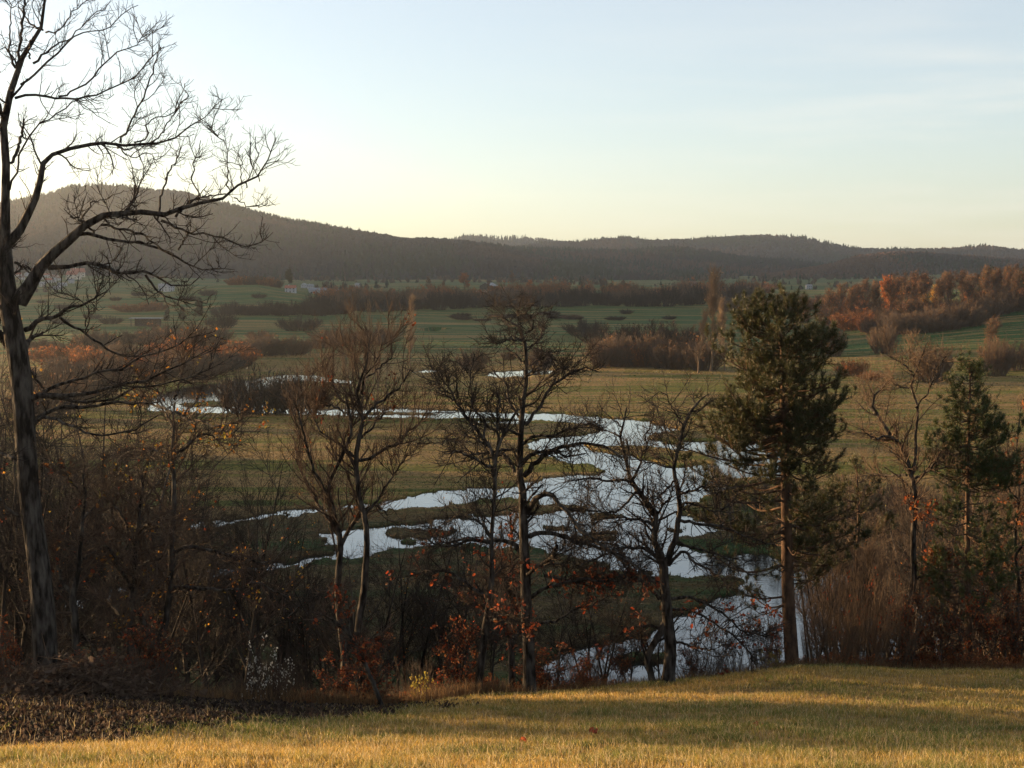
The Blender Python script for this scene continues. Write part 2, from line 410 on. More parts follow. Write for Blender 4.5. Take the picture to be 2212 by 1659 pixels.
ground = new_obj("ground", gv, [grid_faces(n_r, n_c)], M_ground, cols=gcol, props={"kind": "structure"})
ground["label"] = "grassy flood plain and meadow slope reaching back to the wooded hills"

def water_mat():
    m, nt, b = mat_new("river_water"); L = nt.links.new
    b.inputs["Base Color"].default_value = (0.012, 0.016, 0.014, 1); b.inputs["Roughness"].default_value = 0.04
    b.inputs["Specular IOR Level"].default_value = 1.0; b.inputs["IOR"].default_value = 1.5
    tc = nt.nodes.new("ShaderNodeTexCoord"); mp = nt.nodes.new("ShaderNodeMapping"); mp.inputs["Scale"].default_value = (1.0, 2.0, 1.0); mp.inputs["Rotation"].default_value = (0, 0, R(20))
    n = nt.nodes.new("ShaderNodeTexNoise"); n.inputs["Scale"].default_value = 1.1; n.inputs["Detail"].default_value = 5
    n2 = nt.nodes.new("ShaderNodeTexNoise"); n2.inputs["Scale"].default_value = 0.05; n2.inputs["Detail"].default_value = 4
    mr = nt.nodes.new("ShaderNodeMapRange"); mr.inputs[1].default_value = .35; mr.inputs[2].default_value = .65; mr.inputs[3].default_value = .06; mr.inputs[4].default_value = .32
    bp = nt.nodes.new("ShaderNodeBump"); bp.inputs["Distance"].default_value = 0.05
    L(tc.outputs["Object"], mp.inputs[0]); L(mp.outputs[0], n.inputs["Vector"]); L(mp.outputs[0], n2.inputs["Vector"])
    L(n2.outputs["Fac"], mr.inputs[0]); L(mr.outputs[0], bp.inputs["Strength"]); L(n.outputs["Fac"], bp.inputs["Height"]); L(bp.outputs[0], b.inputs["Normal"])
    return m
M_water = water_mat()
wv = [(-420, 58, 0), (420, 58, 0), (420, 720, 0), (-420, 720, 0)]
river = new_obj("river_water", wv, [np.array([[0, 1, 2, 3]])], M_water, smooth=False, props={"kind": "structure"})
river["label"] = "river and flooded meadow mirroring the pale evening sky"
# ------------------------------------------------------------------ hills and their far-off woods
RIDGES = {
 "left_hill": dict(D=2350, depth=650, back=500,
   px=[-3300,-2900,-2400,-1900,-1400,-900,-400,0,51,102,154,222,290,321,359,410,444,496,547,581,632,684,752,830,880,930,1000,1060,1150,1250,1330,1500],
   py=[520,470,448,430,438,420,446,455,444,434,417,412,415,420,419,426,438,452,469,478,490,497,507,518,527,525,532,542,562,585,606,640], amp=6),
 "back_ridge": dict(D=4300, depth=500, back=300,
   px=[560,640,670,700,730,760,960,985,1000,1040,1080,1130,1180,1230,1300,1400], py=[520,492,489,490,495,520,526,518,515,514,519,517,521,530,540,560], amp=3),
 "right_ridge": dict(D=3300, depth=500, back=500,
   px=[980,1100,1180,1250,1310,1350,1400,1500,1600,1660,1740,1790,1850,1950,2050,2130,2212,2400,3000,3800], py=[560,540,529,528,522,518,525,522,515,513,518,531,542,544,542,536,546,552,540,560], amp=4),
 "middle_ridge": dict(D=2600, depth=520, back=300,
   px=[900,1000,1100,1250,1350,1450,1520,1600,1700,1780,1860,1900,2000,2300,3000], py=[600,555,545,548,548,540,546,562,572,584,596,606,620,640,650], amp=5),
 "sunlit_ridge": dict(D=2250, depth=420, back=300,
   px=[1640,1720,1798,1860,1950,2100,2212,2400,3000,3600], py=[620,598,580,562,558,562,570,572,560,570], amp=5),
}
def ridge_z(r, px, D):
    crest = H - slope_of(I(px, r["px"], r["py"])) * r["D"]
    t = (D - (r["D"] - r["depth"])) / r["depth"]
    f = np.clip(t, 0, 1); prof = 1 - (1 - f) ** 1.55
    b = np.clip((D - r["D"]) / r["back"], 0, 1)
    prof = prof * (1 - 0.35 * b * b)
    x = (px - CX) / F * D
    gul = fbm(x / 260.0, D / 500.0, 4)
    base = I(D, [1000, 1500, 2000, 2600, 4000], [8, 16, 22, 26, 30]) - 3
    z = base + np.maximum(crest - base, -4) * prof + r["amp"] * gul * 5 * f * (1 - f) * 2
    return z
RMESH = {}
M_hill = noise_mat("hillside_floor", (0.018, 0.017, 0.015), (0.032, 0.028, 0.024), scale=0.02, detail=8, rough=1.0, spec=0.0)
for nm, r in RIDGES.items():
    pxs = np.arange(r["px"][0], r["px"][-1] + 1, 14.0)
    ds = np.linspace(r["D"] - r["depth"] - 30, r["D"] + r["back"], 60)
    PX, Dg = np.meshgrid(pxs, ds)
    Zg = ridge_z(r, PX, Dg)
    Xg = (PX - CX) / F * (Dg * cp + (H - Zg) * sp)
    o = new_obj("hill", np.stack([Xg, Dg, Zg], -1).reshape(-1, 3), [grid_faces(*PX.shape)], M_hill, props={"kind": "structure"})
    o["label"] = {"left_hill": "tall dark hill on the left, seen against the bright sky", "back_ridge": "palest farthest ridge between the hills",
        "right_ridge": "long wooded ridge under the right half of the sky", "middle_ridge": "dark wooded spur behind the middle village",
        "sunlit_ridge": "low russet ridge behind the right hand wood"}[nm]

M_far = leaf_mat("far_wood", trans=0.0, rough=1.0, spec=0.0)
def tree_proto(kind, rng):
    """small tree for the far woods: a ragged crown of overlapping slivers"""
    V = []; Fc = []
    n = 9 if kind == 0 else 7
    for i in range(n):
        a = rng.uniform(0, 2 * math.pi); ca, sa = math.cos(a), math.sin(a)
        if kind == 0:      # bare broadleaf
            w = rng.uniform(.10, .22); off = rng.uniform(-.22, .22); z0 = rng.uniform(0.0, .45); z1 = z0 + rng.uniform(.35, .55); z1 = min(z1, 1 - abs(off))
            p = [(off - w * .4, z0), (off + w * .4, z0), (off + w, (z0 + z1) / 2 + .05), (off + w * .2, z1), (off - w, (z0 + z1) / 2)]
        else:              # conifer
            z0 = i / n * .85; w = .24 * (1 - z0) + .03; z1 = min(1.0, z0 + .32)
            p = [(-w, z0), (-w * .3, z0 + .05), (w, z0 - .02), (w * .25, z1 - .1), (0, z1)]
        b = len(V)
        for u, z in p: V.append((u * ca + rng.uniform(-.03, .03), u * sa, z))
        Fc += [(b, b + 1, b + 2), (b, b + 2, b + 3), (b, b + 3, b + 4)]
    return np.array(V), np.array(Fc)
def scatter_wood(name, n, place, label, seed):
    rng = np.random.RandomState(seed)
    protos = [tree_proto(0, rng) for _ in range(5)] + [tree_proto(1, rng) for _ in range(4)]
    x, y, z, h, k, col = place(n, rng)
    n = len(x)
    which = np.where(k == 0, rng.randint(0, 5, n), 5 + rng.randint(0, 4, n))
    ang = rng.rand(n) * 6.283
    VV = []; FF = []; CC = []; base = 0
    for w in range(9):
        m = which == w
        if not m.any(): continue
        V, Fc = protos[w]; q = m.sum()
        ca, sa = np.cos(ang[m]), np.sin(ang[m]); hh = h[m][:, None]; wd = hh * rng.uniform(.75, 1.25, (q, 1))
        vx = (V[:, 0] * ca[:, None] - V[:, 1] * sa[:, None]) * wd + x[m][:, None]
        vy = (V[:, 0] * sa[:, None] + V[:, 1] * ca[:, None]) * wd + y[m][:, None]
        vz = V[:, 2] * hh + z[m][:, None] - 0.6
        VV.append(np.stack([vx, vy, vz], -1).reshape(-1, 3))
        FF.append((Fc[None] + (np.arange(q) * len(V))[:, None, None]).reshape(-1, 3) + base)
        c = np.repeat(col[m][:, None, :], len(V), 1) * rng.uniform(.75, 1.25, (q, len(V), 1))
        CC.append(c.reshape(-1, 3)); base += q * len(V)
    o = new_obj(name, np.concatenate(VV), [np.concatenate(FF)], M_far, cols=np.concatenate(CC), smooth=False, props={"kind": "stuff"})
    o["label"] = label
    return o
def place_ridge(nm, hlo=9, hhi=17, conif=0.25, warm=0.3, bare=True):
    r = RIDGES[nm]
    def f(n, rng):
        px = rng.uniform(max(r["px"][0], -700), min(r["px"][-1], 2900), n)
        t = rng.rand(n); edge = rng.rand(n) < 0.08
        D = r["D"] - r["depth"] * 0.97 * (1 - t ** 0.9)
        D = np.where(edge, r["D"] + rng.uniform(-60, 60, n), D)
        z = ridge_z(r, px, D)
        x = (px - CX) / F * (D * cp + (H - z) * sp)
        cl = fbm(x / 90.0 + 31, D / 150.0, 3)
        k = ((cl + rng.uniform(-.25, .25, n)) > (0.36 - conif)).astype(int)
        h = rng.uniform(hlo, hhi, n) * np.where(k == 1, 1.25, 1.0)
        brown = np.array([0.027, 0.025, 0.024]); rus = np.array([0.095, 0.052, 0.032]); green = np.array([0.022, 0.032, 0.016])
        wz = np.clip(fbm(x / 160.0 + 5, D / 200.0 + 77, 3) * 1.6 + warm, 0, 1)[:, None]
        col = brown * (1 - wz) + rus * wz
        col = np.where(k[:, None] == 1, green, col)
        # clearings low on the slope
        keep = ~((t < 0.10) & (rng.rand(n) < 0.5) & ~edge)
        return x[keep], D[keep], z[keep], h[keep], k[keep], col[keep]
    return f
scatter_wood("far_woods", 26000, place_ridge("left_hill", 6, 12, 0.22, 0.12), "hazy wood covering the tall left hill", 1)
scatter_wood("far_woods", 2500, place_ridge("back_ridge", 9, 15, 0.1, 0.2), "trees on the palest farthest ridge", 2)
scatter_wood("far_woods", 15000, place_ridge("right_ridge", 6, 12, 0.10, 0.25), "wood covering the long right ridge", 3)
scatter_wood("far_woods", 14000, place_ridge("middle_ridge", 6, 12, 0.18, 0.10), "dark wood on the spur behind the middle village", 4)
scatter_wood("far_woods", 9000, place_ridge("sunlit_ridge", 6, 11, 0.0, 0.75), "russet wood on the low right ridge", 5)
# field copses and hedgerows between the belt and the hills
def place_copses(n, rng):
    D = rng.uniform(1120, 2050, n); px = rng.uniform(-300, 2500, n)
    x = (px - CX) / F * D
    cl = fbm(x / 70.0, D / 45.0 + 12, 3) + 0.35 * ss(1500, 2050, D) + rng.uniform(-.08, .08, n)
    keep = cl > 0.34
    D = D[keep]; x = x[keep]; m = len(D)
    z = ground_z(x, D, False)
    k = (rng.rand(m) < .22).astype(int)
    col = np.where(k[:, None] == 1, [0.022, 0.034, 0.018], np.array([0.080, 0.058, 0.038]) * rng.uniform(.7, 1.4, (m, 1)))
    return x, D, z, rng.uniform(3, 9, m) * np.where(k == 1, 1.3, 1), k, col
scatter_wood("far_scrub", 15000, place_copses, "scattered scrub and hedgerows on the fields before the hills", 6)

# haze: one closed box
hz = bpy.data.materials.new("haze"); hz.use_nodes = True; hn = hz.node_tree; hn.nodes.clear()
ho = hn.nodes.new("ShaderNodeOutputMaterial"); hv = hn.nodes.new("ShaderNodeVolumePrincipled")
hv.inputs["Color"].default_value = (0.80, 0.88, 0.97, 1); hv.inputs["Density"].default_value = 0.000075; hv.inputs["Anisotropy"].default_value = 0.76
hn.links.new(hv.outputs[0], ho.inputs["Volume"])
xa, xb, ya, yb, za, zb = -3800, 3800, -75, 5300, -3, 330
bv = [(x, y, z) for z in (za, zb) for x, y in ((xa, ya), (xb, ya), (xb, yb), (xa, yb))]
bf = np.array([[3, 2, 1, 0], [4, 5, 6, 7], [0, 1, 5, 4], [1, 2, 6, 5], [2, 3, 7, 6], [3, 0, 4, 7]])
haze = new_obj("haze", bv, [bf], hz, smooth=False, props={"kind": "stuff"})
# ------------------------------------------------------------------ tree toolkit
UP = np.array([0, 0, 1.0])
def nrm(v): return v / (np.linalg.norm(v, axis=-1, keepdims=True) + 1e-9)
def resample(P, S):
    """Catmull-Rom through the points, S segments, P columns are x,y,z,r"""
    P = np.asarray(P, float)
    if len(P) == 2: P = np.array([P[0], (P[0] + P[1]) / 2, P[1]])
    n = len(P); Q = np.vstack([2 * P[0] - P[1], P, 2 * P[-1] - P[-2]])
    d = np.concatenate([[0], np.cumsum(np.linalg.norm(np.diff(P[:, :3], axis=0), axis=1))]); d /= d[-1]
    u = np.interp(np.linspace(0, 1, S + 1), d, np.arange(n)); k = np.clip(u.astype(int), 0, n - 2); t = (u - k)[:, None]
    a, b, c, e = Q[k], Q[k + 1], Q[k + 2], Q[k + 3]
    o = 0.5 * ((2 * b) + (-a + c) * t + (2 * a - 5 * b + 4 * c - e) * t * t + (-a + 3 * b - 3 * c + e) * t ** 3)
    o[:, 3] = np.interp(u, np.arange(n), P[:, 3])
    return o
def walks(p0, d0, L, S, jit, up, rng, r0, r1, sag=0.0):
    """N wandering shoots at once -> (N,S+1,4)"""
    N = len(p0)
    st = rng.normal(0, 1, (N, S, 3)) * jit
    ramp = np.linspace(0, 1, S)[None, :, None]
    d = nrm(nrm(d0)[:, None, :] + np.cumsum(st, 1) * .8 + UP * up * ramp - UP * sag * ramp ** 2)
    pts = p0[:, None, :] + np.concatenate([np.zeros((N, 1, 3)), np.cumsum(d * (L[:, None, None] / S), 1)], 1)
    tt = np.linspace(0, 1, S + 1)[None]
    r = r0[:, None] * (1 - tt) + r1[:, None] * tt
    return np.concatenate([pts, r[..., None]], 2)
def spawn(par, M, S, Lr, ang, jit, up, rng, tmin=0.15, rk=0.6, rmin=0.004, rmax=9, taper=0.45, tl=0.5, flat=None):
    """M side shoots from a batch of parents (N,S0+1,4)"""
    if not isinstance(par, list): par = [par]
    seg = [np.linalg.norm(np.diff(b[..., :3], axis=1), axis=2).sum(1) for b in par]
    tot = np.array([s.sum() for s in seg]); out = []
    for b, s, w in zip(par, seg, tot / tot.sum()):
        m = int(round(M * w))
        if m < 1: continue
        i = rng.choice(len(b), m, p=s / s.sum()); t = tmin + (1 - tmin) * rng.rand(m) ** 0.85
        n = b.shape[1] - 1; f = t * n * 0.999; k = f.astype(int); q = (f - k)[:, None]
        P = b[i, k] * (1 - q) + b[i, k + 1] * q
        T = nrm(b[i, k + 1, :3] - b[i, k, :3])
        rnd = nrm(rng.normal(0, 1, (m, 3)))
        if flat is not None: rnd[:, 1] *= flat
        perp = nrm(np.cross(T, nrm(rnd)))
        a = np.radians(rng.uniform(ang[0], ang[1], m))[:, None]
        D0 = T * np.cos(a) + perp * np.sin(a) + UP * up * .4
        L = rng.uniform(Lr[0], Lr[1], m) * (1 - tl * t)
        r0 = np.clip(P[:, 3] * rk * rng.uniform(.7, 1, m), rmin, rmax)
        out.append(walks(P[:, :3], D0, L, S, jit, up, rng, r0, np.maximum(r0 * taper, rmin * .7)))
    return np.concatenate(out) if out else np.zeros((0, S + 1, 4))
def tubes(batches, sides):
    """list of (N,S+1,4) -> verts, quads"""
    V = []; Q = []; base = 0
    for b, k in zip(batches, sides):
        if len(b) == 0: continue
        N, S1 = b.shape[:2]; P = b[..., :3]
        T = nrm(np.gradient(P, axis=1))
        ref = np.tile(np.array([0.31, -0.87, 0.38]), (N, 1)); m = np.abs((T.mean(1) * ref).sum(1)) > .8; ref[m] = [0.9, .3, .3]
        A = nrm(np.cross(T, ref[:, None, :])); B = np.cross(T, A)
        th = np.arange(k) * 2 * math.pi / k
        ring = P[:, :, None, :] + b[..., 3][:, :, None, None] * (np.cos(th)[None, None, :, None] * A[:, :, None, :] + np.sin(th)[None, None, :, None] * B[:, :, None, :])
        V.append(ring.reshape(-1, 3))
        i = np.arange(N * S1 * k).reshape(N, S1, k)
        j = np.roll(i, -1, 2)
        Q.append(np.stack([i[:, :-1], j[:, :-1], j[:, 1:], i[:, 1:]], -1).reshape(-1, 4) + base)
        base += N * S1 * k
    return np.concatenate(V), np.concatenate(Q)
def leaves(P, size, rng, cols, jc=0.25, droop=0.3, lobed=True):
    """one small folded leaf per point; cols (k,3) palette"""
    n = len(P); s = size * rng.uniform(.6, 1.3, n)[:, None]
    d = nrm(rng.normal(0, 1, (n, 3)) - UP * droop); u = nrm(np.cross(d, rng.normal(0, 1, (n, 3)))); w = np.cross(d, u)
    if lobed: prof = [(0, 0, 0), (.30, .30, .06), (.55, .18, .04), (.8, .32, .10), (1.1, 0, .0), (.8, -.32, .1), (.55, -.18, .04), (.30, -.30, .06)]
    else: prof = [(0, 0, 0), (.5, .38, .08), (1.0, 0, 0), (.5, -.38, .08)]
    K = len(prof)
    V = np.stack([P + s * (a * d + b * u + c * w) for a, b, c in prof], 1).reshape(-1, 3)
    i = np.arange(n)[:, None] * K
    if lobed: Fc = np.concatenate([i + np.array([[0, 1, 2, 3]]), i + np.array([[0, 3, 4, 5]]), i + np.array([[0, 5, 6, 7]])])
    else: Fc = i + np.arange(4)[None]
    pal = np.asarray(cols, float); c = pal[rng.randint(0, len(pal), n)] * rng.uniform(1 - jc, 1 + jc, (n, 1))
    return V, Fc, np.repeat(c, K, 0)

def bark(name, c1, c2, s=6.0, bump=0.6):
    return noise_mat(name, c1, c2, scale=s, detail=6, rough=0.95, bump=bump, bscale=s * 3, vec=(1, 1, .35), spec=0.12, bdist=0.02)
M_bark = noise_mat("oak_bark", (0.014, 0.011, 0.009), (0.085, 0.074, 0.062), scale=9, detail=8, rough=0.97, bump=1.0, bscale=14, vec=(1, 1, .28), spec=0.08, bdist=0.06, lo=.40, hi=.66)
M_twig = bark("twig_bark", (0.040, 0.027, 0.019), (0.085, 0.057, 0.040), 9, 0.2)
M_twig_dark = bark("shaded_twig_bark", (0.018, 0.015, 0.013), (0.040, 0.030, 0.024), 9, 0.2)  # twig bark darkened, with backlight and shade put into its colour
M_twig_pale = bark("pale_twig_bark", (0.11, 0.075, 0.048), (0.20, 0.14, 0.09), 2, 0.2)
M_twig_brown = bark("willow_twig", (0.060, 0.042, 0.029), (0.115, 0.078, 0.052), 1.2, 0.2)
M_twig_rust = bark("rust_twig", (0.10, 0.046, 0.022), (0.17, 0.080, 0.036), 1.2, 0.2)
M_pinebark = bark("pine_bark", (0.035, 0.023, 0.016), (0.12, 0.072, 0.045), 8, 0.8)
M_leaf = leaf_mat("dry_leaves", 0.5)
M_needle = leaf_mat("pine_needles", 0.25, 0.5, 0.35)
M_grass = leaf_mat("grass_blades", 0.45, 0.6, 0.25)
RED = [(0.17, 0.032, 0.012), (0.10, 0.027, 0.012), (0.22, 0.052, 0.018), (0.065, 0.026, 0.015), (0.12, 0.05, 0.024)]
GOLD = [(0.30, 0.15, 0.022), (0.24, 0.095, 0.018), (0.20, 0.15, 0.025), (0.16, 0.07, 0.02)]
RUST = [(0.22, 0.085, 0.03), (0.17, 0.07, 0.028), (0.27, 0.10, 0.03), (0.13, 0.06, 0.03)]

def limb(pts, D0, dD=0.0, S=14, jit=0.0, rng=None, wf=1.0):
    """picture-surveyed limb: (px, py, width) at forward distance D0 .. D0+dD"""
    n = len(pts); out = []
    for i, p in enumerate(pts):
        D = D0 + dD * (i / max(n - 1, 1))
        q = Pt(p[0], p[1], D)
        out.append((*q, max(p[2] * wf / 2 / F * D, 0.004)))
    o = resample(out, S)
    if jit and rng is not None: 
        j = rng.normal(0, jit, (S + 1, 3)); j[0] = 0; o[:, :3] += j
    return o
def to_local(b, loc):
    b = b.copy(); b[..., :3] -= np.asarray(loc); return b
def build_tree(name, label, cat, group, loc, trunk, crown, mats, leafpts=None, leafcol=None, leafsize=0.1, rng=None, tsides=9, leafname="foliage", extra=None, lobed=True, thick=6, ):
    """trunk, crown: lists of batches in world space"""
    root = empty(name, loc, label, cat, group)
    V, Q = tubes([to_local(b, loc) for b in trunk], [tsides] + [thick] * (len(trunk) - 1))
    new_obj("trunk", V, [Q], mats[0], root)
    if crown:
        V, Q = tubes([to_local(b, loc) for b in crown], [4] + [3] * (len(crown) - 1))
        new_obj("crown", V, [Q], mats[1], root, smooth=False)
    if leafpts is not None and len(leafpts):
        V, Fc, C = leaves(leafpts - np.asarray(loc), leafsize, rng, leafcol, lobed=lobed)
        new_obj(leafname, V, [Fc], M_leaf, root, cols=C, smooth=False)
    return root
def pick_tips(batches, n, rng, box=None):
    P = np.concatenate([b[:, 1:, :3].reshape(-1, 3) for b in batches])
    if box is not None: P = P[box(P)]
    if len(P) == 0: return P
    c = rng.randint(0, len(P), max(1, n // 7)); sc = min(.09, np.ptp(P[:, 2]) * .03)
    return P[c[rng.randint(0, len(c), n)]] + rng.normal(0, sc, (n, 3))

# crops used while surveying -> picture coordinates
def K1(L): return [(.3418 * x, .3418 * y, w) for x, y, w in L]
def K2(L): return [(.3418 * x, 486 + .3418 * y, w) for x, y, w in L]
def K3(L): return [(.3418 * x, 1053 + .3418 * y, w) for x, y, w in L]
def K4(L): return [(648 + .3662 * x, 486 + .3662 * y, w) for x, y, w in L]
def K5(L): return [(1404 + .3652 * x, 486 + .3652 * y, w) for x, y, w in L]
def K6(L): return [(648 + .3662 * x, 1053 + .3662 * y, w) for x, y, w in L]
def K7(L): return [(1404 + .3652 * x, 1053 + .3652 * y, w) for x, y, w in L]
def Z1(L): return [(648 + .26855 * x, 702 + .26855 * y, w) for x, y, w in L]
def Z2(L): return [(1080 + .26855 * x, 864 + .26855 * y, w) for x, y, w in L]

def surveyed(name, label, cat, group, D, trunk, limbs, seed, lv=(60, 500, 2600), Ls=((.8, 2.0), (.35, .9), (.15, .4)), jit=0.16, up=0.25, leafn=0, leafcol=None, leafsize=0.10,
             leafbox=None, mats=None, base=None, rtw=(0.012, 0.006, 0.0045), flat=None, spread=2.0, lobed=True):
    """tree from picture-surveyed trunk(s) and limbs; the finer wood is grown"""
    rng = np.random.RandomState(seed)
    tr = [limb(t, D, 0, 20, 0.006, rng) for t in trunk]
    for t in tr:        # carry the foot down into the soil
        pass
    lm = []
    for i, l in enumerate(limbs):
        dD = rng.uniform(-spread, spread)
        lm.append(limb(l, D, dD, 16, 0.018, rng))
    tb = np.stack(tr); 
    allb = [tb] + ([np.stack(lm)] if lm else [])
    b1 = spawn(allb, lv[0], 8, Ls[0], (30, 75), jit, up, rng, tmin=0.3, rk=.5, rmin=rtw[0], rmax=.035, flat=flat)
    b2 = spawn(([allb[1]] if lm else [tb]) + [b1], lv[1], 6, Ls[1], (25, 70), jit * 1.2, up, rng, tmin=0.12, rk=.55, rmin=rtw[1], rmax=.015, flat=flat)
    b3 = spawn([b1, b2], lv[2], 4, Ls[2], (25, 65), jit * 1.3, up, rng, tmin=0.1, rk=.6, rmin=rtw[2], rmax=.007)
    x, y, z = tr[0][0, :3] if base is None else base
    g = gz(x, y)
    feet = []
    for t in trunk:
        p = Pt(t[0][0], t[0][1], D)
        if p[2] > gz(p[0], p[1]) and (t is trunk[0] or (len(t[0]) > 2 and t[0][1] > 1400)):
            gg = gz(p[0], p[1]); r = t[0][2] / 2 / F * D
            feet.append(resample([(p[0], p[1], gg - .25, r * 1.35), (p[0], p[1], (gg + p[2]) / 2, r * 1.08), (*p, r)], 20))
    loc = (x, y, min(g, z))
    if feet: tb = np.concatenate([tb, np.stack(feet)])
    trunkb = [tb] + allb[1:]
    lp = None
    if leafn: lp = pick_tips([b2, b3], leafn, rng, leafbox)
    return build_tree(name, label, cat, group, loc, trunkb, [b1, b2, b3], mats or (M_bark, M_twig), lp, leafcol, leafsize, rng, thick=6, lobed=lobed)
